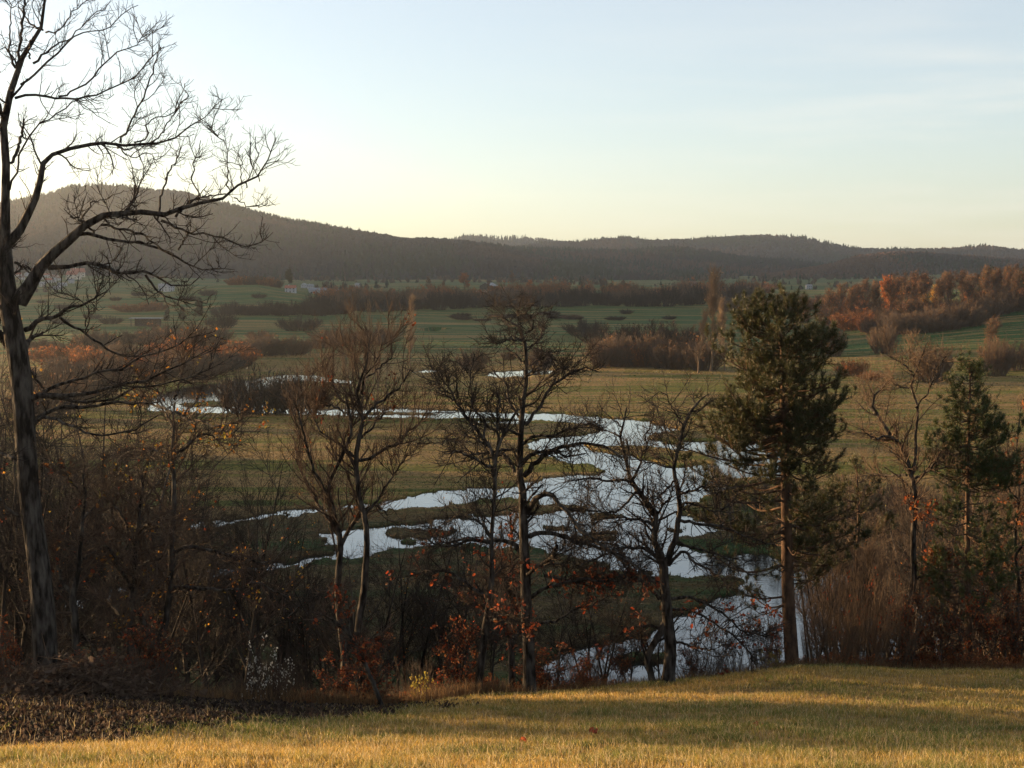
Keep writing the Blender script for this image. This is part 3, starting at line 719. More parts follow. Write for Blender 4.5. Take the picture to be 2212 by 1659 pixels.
# ------------------------------------------------------------------ the line of trees on the brow
# tall bare oak that fills the left edge
surveyed("oak_tree", "tall bare oak at the left edge, its long limbs reaching over hill and sky", "tree", None, 30.0,
 [[(98,1500,62),(97,1400,55),(91,1290,51),(78,1180,47),(62,1060,45),(51,900,45),(44,800,47),(30,720,44),(16,640,40),(10,548,30),(9,470,19),(14,400,18),(12,320,17),(8,248,16),(22,200,14),(36,150,12),(60,105,10),(84,70,8),(97,34,6),(100,-20,5)]],
 [K1([(30,760,12),(-10,660,9),(-60,520,7),(-90,380,5),(-120,200,3)]),
  K1([(120,460,8),(118,330,6),(150,90,5),(165,-30,3)]),
  K1([(55,1540,22),(150,1400,18),(230,1230,15),(262,1050,12),(310,970,10),(420,945,9),(590,905,9),(730,912,7),(900,905,6),(1010,910,5),(1130,870,4),(1210,790,3),(1300,735,2),(1360,655,1.5)]),
  K1([(760,900,5),(830,760,4),(920,590,3.5),(965,450,3),(1010,300,2)]),
  K1([(850,900,4),(935,865,3.5),(925,820,3),(915,790,3),(980,745,2.5),(1090,720,2.5),(1155,640,2)]),
  K1([(730,915,4),(800,950,3),(880,925,2.5),(990,920,1.5)]), K1([(740,920,4),(800,975,3),(860,995,2.5),(930,965,2),(1010,1005,1.5)]),
  K1([(950,905,4),(1020,850,3),(1090,730,2.5),(1190,600,2)]),
  K1([(70,1030,7),(110,950,7),(140,850,6),(155,745,4)]),
  K1([(60,1200,5),(110,1080,4.5),(130,960,4),(215,820,3.5),(330,740,3),(440,660,3),(520,640,2),(700,600,1.2)]),
  K1([(95,620,7),(170,600,6),(280,608,6),(370,615,5),(500,632,5),(600,600,4),(720,555,3.5),(850,480,3),(960,370,2.5),(1035,295,1.5)]),
  K1([(370,610,5),(440,580,4),(560,520,4),(620,440,3.5),(740,330,3),(850,290,2),(940,165,1.5)]),
  K1([(130,535,6),(200,490,5),(250,430,5),(400,300,4),(440,245,3.5),(530,200,3),(690,170,2.5),(790,70,2),(875,25,1.5)]),
  K1([(210,400,6),(270,350,5),(340,290,4),(430,245,3),(560,130,2),(680,30,1.5)]),
  K1([(290,205,4),(370,190,3),(440,100,2.5),(530,20,2),(600,-60,1.5)]), K1([(270,190,5),(200,150,4),(150,90,3),(110,20,2)]),
  K1([(190,370,4),(185,300,3),(190,250,2)]), K1([(100,430,6),(60,330,4),(60,180,3),(70,80,2),(50,-30,2)]),
  K2([(120,480,40),(230,330,26),(310,220,24),(420,100,22),(520,20,19),(620,-40,16),(700,-60,14),(850,-75,13),(1000,-75,12),(1100,-90,11),(1190,-130,9),(1290,-150,8),(1400,-170,7),(1455,-215,6),(1550,-270,5),(1640,-320,4),(1690,-400,3),(1745,-545,2)]),
  K1([(1110,1370,6),(1180,1290,5),(1270,1250,4),(1360,1235,3.5),(1450,1232,3)]),
  K1([(995,1385,5),(1030,1180,4),(1100,1040,3),(1150,930,2)]), K1([(1270,1250,3),(1220,1130,3),(1230,1010,2.5),(1270,890,1.5)]),
  K1([(1450,1225,3),(1435,1100,3),(1440,950,2),(1370,850,1.5),(1312,790,1)]), K1([(1560,1185,3),(1520,1100,2),(1540,980,1.5)]),
  K1([(1640,1145,2.5),(1610,1060,2),(1640,960,1.5)]), K1([(1480,1250,3),(1540,1290,2),(1640,1310,2),(1710,1255,1.2)]),
  K1([(1020,1395,7),(1130,1450,5.5),(1200,1475,5),(1300,1480,4),(1400,1495,4),(1530,1562,3),(1650,1530,2),(1725,1465,1.5)]),
  K1([(690,1410,5),(660,1380,4),(700,1365,4),(780,1375,4),(860,1390,4)]),
  K1([(800,1390,5),(810,1330,4),(850,1260,3.5),(885,1160,3),(930,1050,2)]), K1([(510,1400,4),(560,1310,3.5),(610,1270,3),(700,1250,2),(780,1200,1.5)]),
  K1([(620,1500,5),(540,1420,5),(450,1363,4)]), 
  K2([(500,60,9),(620,70,8),(760,110,7),(900,110,6),(1050,170,5.5),(1130,210,5),(1200,260,4),(1300,275,3),(1380,265,2),(1475,285,1.5)]),
  K2([(640,0,6),(760,20,6),(880,60,5),(1000,130,4),(1100,180,4)]), K2([(1130,160,4),(1180,60,3),(1200,-20,2)]),
  K2([(310,268,14),(420,260,10),(560,240,9),(660,250,9),(710,290,8),(760,300,7),(900,300,7),(1000,330,5),(1080,375,4),(1200,380,3),(1250,330,2)]),
  K2([(920,315,6),(970,390,5),(1010,430,4),(1100,460,3.5),(1170,465,3),(1300,490,2),(1340,440,1.5)]), K2([(1010,430,4),(1060,490,3),(1130,520,2),(1240,570,1.5)]),
  K2([(660,250,4),(720,220,3),(760,150,2.5),(700,100,2)]), K2([(90,235,6),(160,270,5),(230,280,4.5),(270,260,4)]),
  K2([(160,662,13),(250,600,10),(370,575,9),(450,520,8),(530,505,6),(600,465,4),(700,400,2.5)]),
  K2([(375,580,7),(450,640,6),(500,650,6),(560,710,5),(640,745,5),(700,790,4.5),(800,830,4),(890,825,3),(1000,760,2),(1080,680,1.5)]),
  K2([(540,690,3.5),(570,580,3),(530,500,2.5),(460,450,2),(330,410,1.5)]), K2([(540,640,3),(560,560,2.5),(600,520,2),(640,350,1.5)]),
  K2([(150,800,14),(180,740,11),(215,705,9),(268,683,6)]), K2([(145,860,8),(200,930,6),(250,1000,5),(285,1050,4)]),
  K2([(190,1100,16),(260,1085,13),(440,1080,10),(600,1058,8),(750,1010,7),(850,1000,6),(1000,950,5),(1100,900,4),(1200,850,3),(1330,775,2)]),
  K2([(260,1080,9),(320,1025,8),(450,980,7),(650,920,6),(800,900,5),(900,830,4),(1050,790,3.5),(1150,735,3),(1260,640,2.5),(1330,500,1.5)]),
  K2([(320,1090,7),(500,1120,6),(700,1100,5),(850,1030,5),(1000,1020,4),(1200,960,3),(1350,900,2),(1530,790,1.5)]),
  K2([(180,1300,12),(300,1180,9),(420,1140,8),(560,1150,7),(720,1120,6),(860,1130,4),(1000,1120,3)]),
  K2([(240,1230,8),(330,1220,7),(450,1270,6),(600,1330,5),(800,1300,4),(1000,1210,3)]),
  K2([(-60,640,16),(0,690,18),(60,760,22)]), K2([(-100,500,9),(-40,540,9),(10,600,10)]), K2([(-150,1330,8),(0,1440,8),(100,1480,9)]),
  K3([(180,220,7),(80,160,6),(0,60,5),(-60,-40,4)])],
 11, lv=(160, 1250, 4300), Ls=((.5, 1.4), (.3, .8), (.14, .38)), jit=0.17, up=0.35, leafn=24, leafcol=GOLD + RED, leafsize=.10, mats=(M_bark, M_twig_dark), rtw=(.010, .006, .0042), spread=1.3,
 leafbox=lambda P: P[:, 2] < 15)

# slender tree just right of the oak
surveyed("oak_tree", "slim dark trunk between the big oak and the crooked tree, few red leaves", "tree", None, 31.5,
 [K3([(485,1280,20),(482,1150,19),(478,950,18),(470,800,17),(462,690,16),(490,560,12),(505,400,10),(525,200,8),(540,60,7),(520,-90,5)])],
 [K3([(470,680,9),(400,610,8),(370,520,7),(330,420,5),(300,300,4)]), K3([(475,940,6),(420,930,5),(380,1000,4)]), K3([(480,700,6),(420,650,5),(300,630,4),(200,660,3)]),
  K3([(515,930,7),(580,990,5),(640,1070,4),(700,1120,3)]), K3([(500,480,6),(600,400,5),(720,330,4)]), K3([(530,200,6),(620,100,5),(700,20,3)]), K3([(520,40,5),(440,-50,4),(380,-150,3)])],
 12, lv=(70, 700, 2600), leafn=150, leafcol=RED + GOLD, leafsize=.11)
surveyed("oak_tree", "crooked dark tree with few yellow leaves, left neighbour of the forked tree", "tree", None, 32.5,
 [K3([(820,1290,17),(825,1100,16),(815,950,16),(820,800,16),(840,650,15),(855,500,14),(850,420,13),(870,300,11),(880,150,9),(900,20,7),(890,-120,5)])],
 [K3([(800,860,11),(740,780,9),(690,720,8),(640,690,6),(600,640,4)]), K3([(830,640,9),(790,560,8),(740,480,7),(720,420,6),(660,370,4)]), K3([(845,540,8),(930,470,6),(1030,440,4)]),
  K3([(790,960,7),(740,900,6),(690,880,4)]), K3([(870,300,6),(930,230,5),(1040,190,4)]), K3([(860,400,7),(800,250,6),(740,130,5),(640,60,3)]), K3([(860,1210,8),(910,1170,8),(960,1130,8)]),
  K3([(880,120,5),(960,20,4),(1030,-60,3)])],
 13, lv=(80, 800, 3000), leafn=130, leafcol=GOLD, leafsize=.08)
surveyed("oak_tree", "forked tree at the left with sparse yellow leaves and one red leafy bough", "tree", None, 33.0,
 [K3([(985,1290,22),(985,1200,21),(988,1060,20),(1020,940,16),(1045,850,16),(1060,750,15),(1072,680,14),(1080,560,14),(1085,400,13),(1090,250,12),(1100,120,11),(1098,-60,9),(1090,-180,9),(1095,-280,8),(1100,-380,7),(1095,-460,5),(1110,-540,3)]),
  K3([(988,1060,15),(965,1000,15),(935,920,14),(905,850,12),(880,780,11),(870,700,9),(860,600,6)])],
 [K3([(1105,410,10),(1150,385,9),(1270,380,8),(1400,412,7),(1520,450,6),(1640,475,4),(1760,460,2)]),
  K3([(1090,630,9),(1180,620,8),(1290,640,8),(1450,655,7),(1560,615,5),(1650,600,4),(1720,650,3),(1830,690,2)]),
  K2([(1090,1190,7),(1010,1150,5),(920,1130,4),(860,1110,2)]), K2([(1110,1180,7),(1200,1240,6),(1270,1240,5),(1360,1270,4),(1520,1240,2)]),
  K2([(1100,1450,7),(1180,1400,6),(1240,1340,5),(1300,1320,4),(1400,1350,3),(1500,1290,2)]), K2([(1105,1450,6),(1000,1430,5),(860,1430,4),(760,1460,2)]),
  K2([(1095,1280,6),(1060,1200,5),(1030,1160,4),(1010,1050,3),(950,960,2)]), K2([(1100,1100,5),(1130,1030,4),(1150,900,3),(1130,800,2)]),
  K3([(1080,560,7),(1010,600,6),(950,640,5),(900,720,4)])],
 14, lv=(90, 900, 3600), leafn=420, leafcol=GOLD, leafsize=.075)
def box_px(x0, x1, y0, y1):
    def f(P):
        a, b = to_px(P[:, 0], P[:, 1], P[:, 2]); return (a > x0) & (a < x1) & (b > y0) & (b < y1)
    return f

# the double-stemmed tree and its neighbours at left centre
surveyed("oak_tree", "bushy bare tree of several stems left of the middle, before pale willow tops", "tree", None, 36.0,
 [K6([(265,980,18),(240,800,16),(222,600,15),(232,450,14),(240,350,13),(230,280,13),(210,200,11),(190,80,9),(160,0,8)]) + K4([(300,1240,7),(290,1120,6),(270,1000,5)]),
  K6([(345,850,17),(360,700,16),(378,600,16),(390,450,14),(395,330,13),(385,180,12),(350,60,11),(340,-60,11)]) + K4([(330,1380,11),(350,1250,10),(370,1140,9),(350,1060,8),(330,980,7),(380,860,5),(400,740,4),(420,640,3)])],
 [K6([(240,360,11),(280,270,9),(340,180,8),(400,120,7),(450,110,5),(520,160,3)]), K6([(215,240,8),(120,120,7),(60,0,6),(0,-110,4),(-40,-300,3)]),
  K4([(350,1390,8),(420,1370,7),(500,1320,7),(600,1280,6),(640,1210,5),(700,1180,4),(750,1100,2)]), K4([(370,1150,7),(430,1080,6),(520,1010,5),(600,940,3),(650,850,2)]),
  K4([(330,1060,6),(260,1040,6),(200,960,4),(150,860,3),(90,800,2)]), K4([(370,1000,5),(380,900,4),(450,800,3),(480,700,2)]), K4([(340,1380,7),(240,1300,6),(160,1250,5),(80,1150,3),(30,1000,2)]),
  K6([(160,30,8),(80,-100,7),(40,-250,6),(0,-400,5),(-40,-520,3)]), K6([(385,160,7),(470,60,5),(540,-60,4),(640,-200,3)]), K4([(350,1260,6),(420,1200,5),(500,1100,4),(560,1080,3)]),
  K4([(300,1130,5),(220,1080,4),(130,1050,3)]), K4([(400,860,4),(320,780,3),(300,680,2)]), K4([(390,900,4),(520,800,3),(560,740,2)])],
 15, lv=(150, 1500, 4800), Ls=((.8, 2.2), (.4, 1.1), (.18, .5)), up=.75, leafn=120, leafcol=RED + RUST, leafsize=.09, rtw=(.010, .006, .0042))
surveyed("oak_sapling", "thin dark stem leaning left from the grass edge, left of the middle", "tree", None, 30.5,
 [[(829,1533,9),(815,1497,10),(794,1448,10),(775,1405,10),(758,1375,9),(735,1352,7),(716,1338,5),(690,1325,3)]],
 [K6([(240,820,4),(170,790,3),(60,780,2)]), K6([(300,880,4),(250,700,3),(190,560,2)]), K6([(330,950,3),(400,900,2),(500,890,1.5)])], 16, lv=(25, 160, 500), Ls=((.3, 1.0), (.2, .5), (.1, .3)), leafn=200, leafcol=RED, leafsize=.10, spread=.5)
surveyed("oak_tree", "slender trunk leaning right with peeling pale bark, just left of the middle oak", "tree", None, 34.5,
 [K6([(1045,1220,21),(1055,1130,19),(1075,1000,18),(1095,850,17),(1110,740,16),(1130,620,14),(1130,500,11),(1128,380,10),(1130,260,9),(1145,120,9),(1150,20,9)]) + K4([(1150,1440,9),(1160,1340,8),(1190,1260,7),(1230,1170,6),(1290,1080,5)])],
 [K4([(1150,1400,10),(1130,1340,9),(1085,1260,8),(1020,1180,7),(960,1100,6),(910,1030,5),(880,960,4),(830,900,3)]), K4([(1085,1260,6),(1090,1160,5),(1030,1090,4),(1000,980,3),(1010,860,3),(1030,760,2)]),
  K4([(1100,1300,6),(1010,1250,5),(900,1240,4),(830,1290,2)]), K4([(1170,1320,6),(1160,1150,5),(1180,1020,4),(1120,960,3)]), K6([(1100,640,9),(1010,590,8),(940,530,7),(900,500,6),(800,490,5),(700,500,4),(630,540,2)]),
  K6([(1110,320,8),(1000,310,7),(900,345,5),(800,330,4),(700,290,3)]), K6([(1125,800,7),(1180,760,6),(1290,750,5)]), K6([(1130,300,6),(1070,220,5),(960,170,4),(860,180,2)]), K4([(920,1035,4),(850,1000,3),(800,920,2)]),
  K4([(1150,1440,7),(1060,1400,6),(950,1340,5),(850,1350,3)])],
 17, mats=(M_bark, M_twig_dark), lv=(120, 1200, 4200), Ls=((.7, 1.7), (.35, .9), (.16, .4)), leafn=240, leafcol=RED, leafsize=.11, leafbox=box_px(800, 1200, 1150, 1500))
surveyed("oak_tree", "big gnarled bare oak in the middle with a spiky leafless top", "tree", None, 36.0,
 [K6([(1355,1110,29),(1350,1000,27),(1345,850,26),(1335,700,25),(1330,550,23),(1325,400,22),(1320,250,20),(1315,120,19),(1310,10,17)]) + K4([(1295,1500,16),(1300,1300,14),(1308,1150,12),(1315,1050,11),(1335,920,9),(1335,800,8),(1330,720,8),(1325,660,7),(1290,600,6),(1240,570,4),(1190,545,2)])],
 [K6([(1340,150,15),(1370,100,13),(1400,60,13),(1475,35,11),(1500,60,10),(1560,140,10),(1640,240,9),(1720,300,8),(1800,360,7),(1890,410,7),(2000,480,5),(2080,560,4)]),
  K6([(1350,290,11),(1420,270,10),(1500,270,10),(1580,300,9),(1650,330,8),(1750,350,7),(1850,380,5),(1950,420,3)]),
  K6([(1320,410,13),(1290,370,12),(1250,325,11),(1180,312,10),(1080,320,8),(980,300,6),(860,330,4)]), K6([(1330,545,11),(1370,490,9),(1430,450,9),(1500,400,9),(1510,340,8)]),
  K6([(1360,650,9),(1430,600,8),(1520,575,7),(1620,550,6),(1760,545,5),(1900,545,4),(2050,480,2)]), K6([(1440,520,8),(1540,540,7),(1640,560,6),(1740,600,4)]),
  K6([(1380,810,9),(1420,790,7),(1500,790,6),(1600,730,5),(1720,690,4),(1860,620,2)]), K6([(1300,860,7),(1240,840,6),(1180,870,5),(1130,860,3)]),
  K4([(1320,1480,12),(1400,1400,11),(1450,1350,10),(1530,1310,9),(1620,1295,8),(1700,1290,6),(1800,1310,5),(1900,1370,4)]), K4([(1315,1390,9),(1400,1340,8),(1480,1330,7),(1560,1360,5),(1680,1350,3)]),
  K4([(1290,1480,12),(1240,1400,11),(1200,1360,10),(1150,1340,6)]), K4([(1330,1180,8),(1400,1080,7),(1450,1000,7),(1500,930,6),(1580,890,6),(1640,850,5),(1700,840,3),(1760,870,2)]),
  K4([(1305,1150,7),(1250,1060,6),(1220,960,5),(1170,900,4),(1110,830,3),(1040,810,2)]), K4([(1330,900,6),(1400,840,5),(1440,780,4),(1480,740,2)]), K4([(1325,820,6),(1270,770,5),(1230,740,4),(1210,720,2)]),
  K4([(1325,680,5),(1260,670,5),(1210,680,4),(1160,700,3),(1125,680,2)]), K4([(1330,640,5),(1380,600,4),(1370,560,3),(1330,520,2)]), K4([(1335,720,4),(1400,690,4),(1430,640,3),(1410,580,2)]),
  K4([(1290,600,3.5),(1230,590,3),(1200,560,2),(1190,500,1.5)]), K4([(1310,640,3.5),(1290,560,3),(1280,510,2)]), K4([(1300,1300,8),(1400,1240,7),(1500,1240,6),(1600,1200,4),(1700,1180,2)]),
  K4([(1310,1250,7),(1200,1200,6),(1130,1200,5),(1060,1140,3)]), K4([(1335,1000,6),(1430,930,5),(1530,860,4),(1600,830,2)]), K4([(1300,1330,7),(1180,1330,6),(1060,1350,5),(960,1370,3)])],
 18, lv=(190, 1900, 7000), Ls=((.5, 1.35), (.28, .75), (.14, .38)), jit=.19, mats=(M_bark, M_twig_dark), leafn=420, leafcol=RED, leafsize=.11, leafbox=box_px(1000, 1420, 1220, 1480), rtw=(.011, .0065, .0045))
surveyed("oak_tree", "thin dark trunk half hidden just left of the big middle oak", "tree", None, 40.0,
 [K6([(1250,1060,15),(1245,950,14),(1240,820,13),(1255,700,12),(1265,560,10),(1240,430,8),(1250,300,6),(1240,150,5)])],
 [K6([(1255,900,7),(1290,860,6),(1340,840,4)]), K6([(1260,640,5),(1200,560,4),(1180,450,3)]), K6([(1250,800,5),(1150,760,4),(1060,680,3)])], 19, lv=(60, 500, 1800), leafn=200, leafcol=RED, leafsize=.11)
surveyed("oak_tree", "wide forked bare tree against the bright river, a short bent stem beside it", "tree", None, 37.0,
 [K7([(110,1160,30),(118,1060,28),(120,900,26),(105,780,25),(90,620,23),(85,500,21),(70,420,18),(30,330,14),(20,250,13)]) + Z2([(1255,1010,13),(1260,930,13),(1180,820,12),(1110,730,12),(1060,670,10),(1030,580,8),(1010,460,7),(985,360,6),(965,300,6),(985,220,5),(1000,150,4),(1020,60,3)]),
  K7([(100,460,18),(120,380,15),(155,300,13),(165,200,12)]) + Z2([(1450,870,11),(1430,740,10),(1420,660,10),(1400,560,8),(1415,460,8),(1450,330,8),(1480,220,8),(1510,130,7),(1560,60,6),(1610,0,4),(1680,-50,2)]),
  K7([(20,1165,16),(0,1080,15),(-12,1000,15),(20,930,15),(60,860,15),(90,800,15)])],
 [Z2([(1060,670,8),(1090,600,6),(1120,540,5),(1150,430,4),(1180,380,4),(1170,280,3),(1210,200,3),(1240,90,2)]), Z2([(1060,665,7),(960,640,6),(820,645,5),(700,630,4),(560,650,3)]),
  Z2([(1230,1010,8),(1150,970,7),(1060,960,6),(950,945,6),(850,950,5),(740,1000,3)]), Z2([(970,300,3.5),(900,260,3),(820,240,2),(740,200,2)]),
  Z2([(1240,1250,9),(1160,1200,8),(1060,1190,7),(960,1200,6),(840,1250,5),(700,1300,4),(620,1360,3)]), Z2([(1300,1480,9),(1160,1440,8),(1080,1390,7),(1020,1290,7),(960,1190,6),(820,1150,5),(640,1130,4),(480,1080,4),(300,1080,3)]),
  Z2([(1280,1600,9),(1180,1490,8),(1080,1420,7),(960,1410,6),(800,1430,6),(620,1440,4)]), Z2([(1370,1320,7),(1480,1220,7),(1560,1300,6),(1700,1380,5),(1800,1460,4),(1860,1560,3)]),
  Z2([(1450,870,7),(1500,820,6),(1620,860,5),(1740,900,4),(1830,860,3)]), Z2([(1430,960,8),(1560,990,7),(1750,1010,6),(1900,1060,5),(2000,1110,4),(2200,1160,3)]),
  Z2([(1450,760,6),(1560,720,5),(1700,690,4),(1900,700,3)]), Z2([(1400,560,5),(1300,520,4),(1180,500,3),(1050,470,2)]), Z2([(1420,640,5),(1300,760,4),(1220,830,3)]), Z2([(1450,330,4),(1380,270,3),(1300,240,2)]),
  Z2([(1480,220,4),(1420,120,3),(1370,30,2),(1330,-60,2)]), Z2([(985,220,4),(900,150,3),(840,100,2),(790,20,2)]), Z2([(1100,730,6),(1000,850,5),(900,900,4),(760,900,3),(640,880,2)]), 
  K7([(130,660,8),(230,650,7),(350,690,6),(450,760,5),(540,840,4),(700,880,3)]), K7([(130,900,7),(250,940,5),(380,960,4)]), K7([(60,560,6),(-20,520,5),(-120,560,4)]), K7([(120,720,7),(260,730,6),(380,800,5),(520,900,4),(640,1060,2)]),
  K7([(60,830,8),(-40,820,7),(-140,850,5),(-240,900,3)]), K7([(150,320,8),(300,370,6),(420,400,5),(600,520,3)]), Z2([(1260,930,6),(1300,860,5),(1360,800,4),(1390,700,3)])],
 20, lv=(260, 2500, 9000), Ls=((.7, 1.8), (.35, .9), (.16, .42)), jit=.2, mats=(M_bark, M_twig_dark), leafn=300, leafcol=RED, leafsize=.115, leafbox=box_px(1200, 1720, 1240, 1480), rtw=(.011, .0065, .0045))
# bare trees at the right
surveyed("oak_tree", "pale limbed bare tree between the two pines", "tree", None, 46.0,
 [K7([(1530,700,13),(1560,560,13),(1555,400,13),(1560,250,12),(1570,120,11),(1560,0,10)]) + K5([(1545,1480,10),(1510,1360,10),(1470,1290,9),(1420,1250,9),(1380,1170,8),(1340,1120,7),(1310,1050,6),(1350,980,5),(1400,940,4),(1440,900,2)]),
  K5([(1545,1480,8),(1570,1380,7),(1570,1250,6),(1582,1120,6),(1575,1040,5),(1545,960,5),(1560,900,4),(1600,800,4),(1640,690,2)])],
 [K5([(1480,1290,6),(1400,1250,5),(1330,1260,3),(1260,1220,2)]), K5([(1570,1080,4),(1640,1000,3.5),(1690,880,3),(1760,760,2)]), K5([(1560,900,3.5),(1510,830,3),(1420,780,2)]), K5([(1330,1120,4),(1290,1060,3),(1260,960,2)]),
  K5([(1560,960,3.5),(1500,960,3),(1440,940,2)]), K7([(1560,540,7),(1620,520,6),(1700,500,5)]), K5([(1520,1480,6),(1400,1480,5),(1280,1470,4)]), K5([(1570,1500,6),(1660,1440,5),(1720,1340,3)])],
 21, lv=(110, 900, 2800), Ls=((.8, 2.0), (.4, 1.0), (.2, .5)), leafn=500, leafcol=RED + RUST, leafsize=.12, leafbox=box_px(1800, 2100, 1080, 1450), mats=(M_bark, M_twig_brown))
surveyed("oak_tree", "thin bare tree in front of the right frame edge, right of the small pine", "tree", None, 47.0,
 [[(2190,1450,10),(2196,1350,9),(2200,1260,9),(2190,1180,8),(2202,1080,7),(2195,980,5),(2205,880,3)]],
 [[(2196,1340,5),(2160,1290,4),(2120,1250,3)],[(2195,1200,5),(2240,1130,4),(2260,1060,3)],[(2200,1080,4),(2160,1030,3),(2150,960,2)]],
 22, lv=(60, 700, 2600), leafn=500, leafcol=RED + RUST, leafsize=.12, mats=(M_bark, M_twig_brown))

# ------------------------------------------------------------------ pines
def pine(label, D, trunk, prof, seed, zlow, n_br, tuft=0.17, dens=1.0, needle=(0.044, 0.048, 0.014)):
    """prof: rows (py, left px, right px) of the crown"""
    rng = np.random.RandomState(seed)
    tr = limb(trunk, D, 0, 24, 0.004, rng)
    x, y = tr[0, 0], tr[0, 1]; g = gz(x, y)
    tr[0, 2] = min(tr[0, 2], g - .2)
    loc = (x, y, g)
    prof = np.array(prof, float); tops = tr[:, 2]
    B1 = []; tips = []
    k = 0
    while k < n_br:
        py = rng.uniform(prof[0, 0], prof[-1, 0]) if rng.rand() > .3 else rng.uniform(prof[0, 0], prof[0, 0] + .5 * (prof[-1, 0] - prof[0, 0]))
        lf, rt = np.interp(py, prof[:, 0], prof[:, 1]), np.interp(py, prof[:, 0], prof[:, 2]); dn = np.interp(py, prof[:, 0], prof[:, 3])
        if rng.rand() > dn: k += .35; continue
        z = float(H - slope_of(py) * D); az = rng.uniform(0, 2 * math.pi)
        tx = float(np.interp(-z, -tr[::-1, 2], tr[::-1, 0])) if False else float(np.interp(z, tr[:, 2], tr[:, 0]))
        px_t = CX + F * tx / (D * cp + (H - z) * sp)
        ext = (rt - px_t if math.cos(az) > 0 else px_t - lf) / F * D
        L = max(.25, ext * (.55 + .45 * abs(math.cos(az))) * rng.uniform(.48, 1.26))
        rise = rng.uniform(.15, .6) * L * (1.0 if py < prof[0, 0] + 150 else .55)
        drop = .22 * L if py > prof[0, 0] + 300 else .05 * L
        o = np.array([tx, D, z - rise * .8]); e = o + np.array([math.cos(az) * L, math.sin(az) * L, rise - drop * .3])
        m = (o + e) / 2 + np.array([0, 0, -.16 * L]) + rng.normal(0, .05 * L, 3)
        r = .012 + .011 * L
        B1.append(resample([(*o, r), (*m, r * .7), (*e, .010)], 10)); k += 1
    B1 = np.stack(B1)
    tot = np.linalg.norm(np.diff(B1[..., :3], axis=1), axis=2).sum()
    b2 = spawn(B1, int(tot * 3.6), 5, (.35, 1.0), (25, 65), .12, .55, rng, tmin=.3, rk=.6, rmin=.007, tl=.45)
    b3 = spawn([B1, b2], int(tot * 3.0 * dens), 3, (.22, .46), (20, 55), .10, 1.3, rng, tmin=.35, rk=.6, rmin=.006, tl=.3)
    # leader shoots
    top = tr[-1, :3]
    lead = walks(np.tile(top, (5, 1)) - [0, 0, .25], rng.normal(0, .35, (5, 3)) + UP, np.full(5, .6), 3, .05, .5, rng, np.full(5, .015), np.full(5, .008))
    shoots = [b2, b3, lead]
    # needle tufts clothe the outer part of every shoot
    PV = []; PD = []; PC = []
    for b, share, rp in ((b3, 1.0, 7), (b2, .7, 6), (lead, 1.0, 6), (B1, .3, 2)):
        for j in range(rp):
            n = int(len(b) * share); i = rng.choice(len(b), n, replace=False) if n < len(b) else np.arange(len(b))
            t = 1 - rng.rand(n) * (.75 if b is not B1 else .45); S = b.shape[1] - 1; f = t * S * .999; q = f.astype(int); w = (f - q)[:, None]
            p = b[i, q, :3] * (1 - w) + b[i, q + 1, :3] * w; d = nrm(b[i, q + 1, :3] - b[i, q, :3])
            PV.append(p); PD.append(nrm(d + UP * .35))
    P = np.concatenate(PV); Dr = np.concatenate(PD); n = len(P); NN = 12
    shade = rng.uniform(.75, 1.3, n)
    P = np.repeat(P, NN, 0); Dr = np.repeat(Dr, NN, 0); N = len(P)
    rnd = nrm(rng.normal(0, 1, (N, 3))); dd = nrm(Dr * rng.uniform(.25, 1.3, (N, 1)) + rnd * .85)
    ln = tuft * rng.uniform(.7, 1.2, (N, 1)); wd = nrm(np.cross(dd, rng.normal(0, 1, (N, 3)))) * .0055
    V = np.stack([P - wd, P + wd, P + dd * ln], 1).reshape(-1, 3)
    Fc = np.arange(N * 3).reshape(-1, 3)
    c = np.array(needle) * np.repeat(shade, NN)[:, None] * rng.uniform(.8, 1.2, (N, 1))
    old = rng.rand(N) < .07; c[old] = (0.13, 0.065, 0.02)
    C = np.repeat(c, 3, 0)
    root = empty("pine_tree", loc, label, "pine tree", None)
    Vt, Qt = tubes([to_local(tr[None], loc)], [12]); new_obj("trunk", Vt, [Qt], M_pinebark, root)
    Vt, Qt = tubes([to_local(b, loc) for b in (B1, b2, b3, lead)], [5, 3, 3, 3]); new_obj("branches", Vt, [Qt], M_pinebark, root, smooth=False)
    new_obj("needles", V - np.array(loc), [Fc], M_needle, root, cols=C, smooth=False)
    return root
pine("tall dark pine with a tufted crown, right of the river", 43.0,
 [(1712,1450,32),(1708,1380,30),(1703,1300,28),(1700,1180,25),(1698,1050,22),(1695,900,18),(1692,780,13),(1683,715,8),(1674,665,4)],
 [(652,1640,1700,1),(668,1620,1735,1),(690,1600,1765,1),(720,1580,1795,1),(760,1550,1815,1),(800,1555,1835,1),(850,1545,1810,1),(900,1520,1805,1),(940,1490,1805,1),(980,1490,1825,.95),(1030,1500,1850,.95),(1080,1505,1875,.85),(1150,1530,1850,.6),(1240,1560,1800,.3),(1300,1570,1760,.08)],
 31, 0, 330, dens=1.35)
pine("smaller dark green pine at the right with a pointed top", 46.0,
 [(2093,1455,15),(2092,1350,14),(2090,1200,12),(2090,1050,9),(2093,920,6),(2096,800,3)],
 [(790,2085,2110,1),(830,2068,2128,1),(870,2055,2145,1),(910,2040,2165,1),(950,2018,2180,1),(1000,2015,2190,1),(1050,2005,2200,.95),(1100,1995,2205,.85),(1180,1985,2215,.85),(1250,1990,2205,.65),(1330,2015,2175,.4)],
 32, 0, 230, dens=1.2, needle=(0.038, 0.056, 0.016))
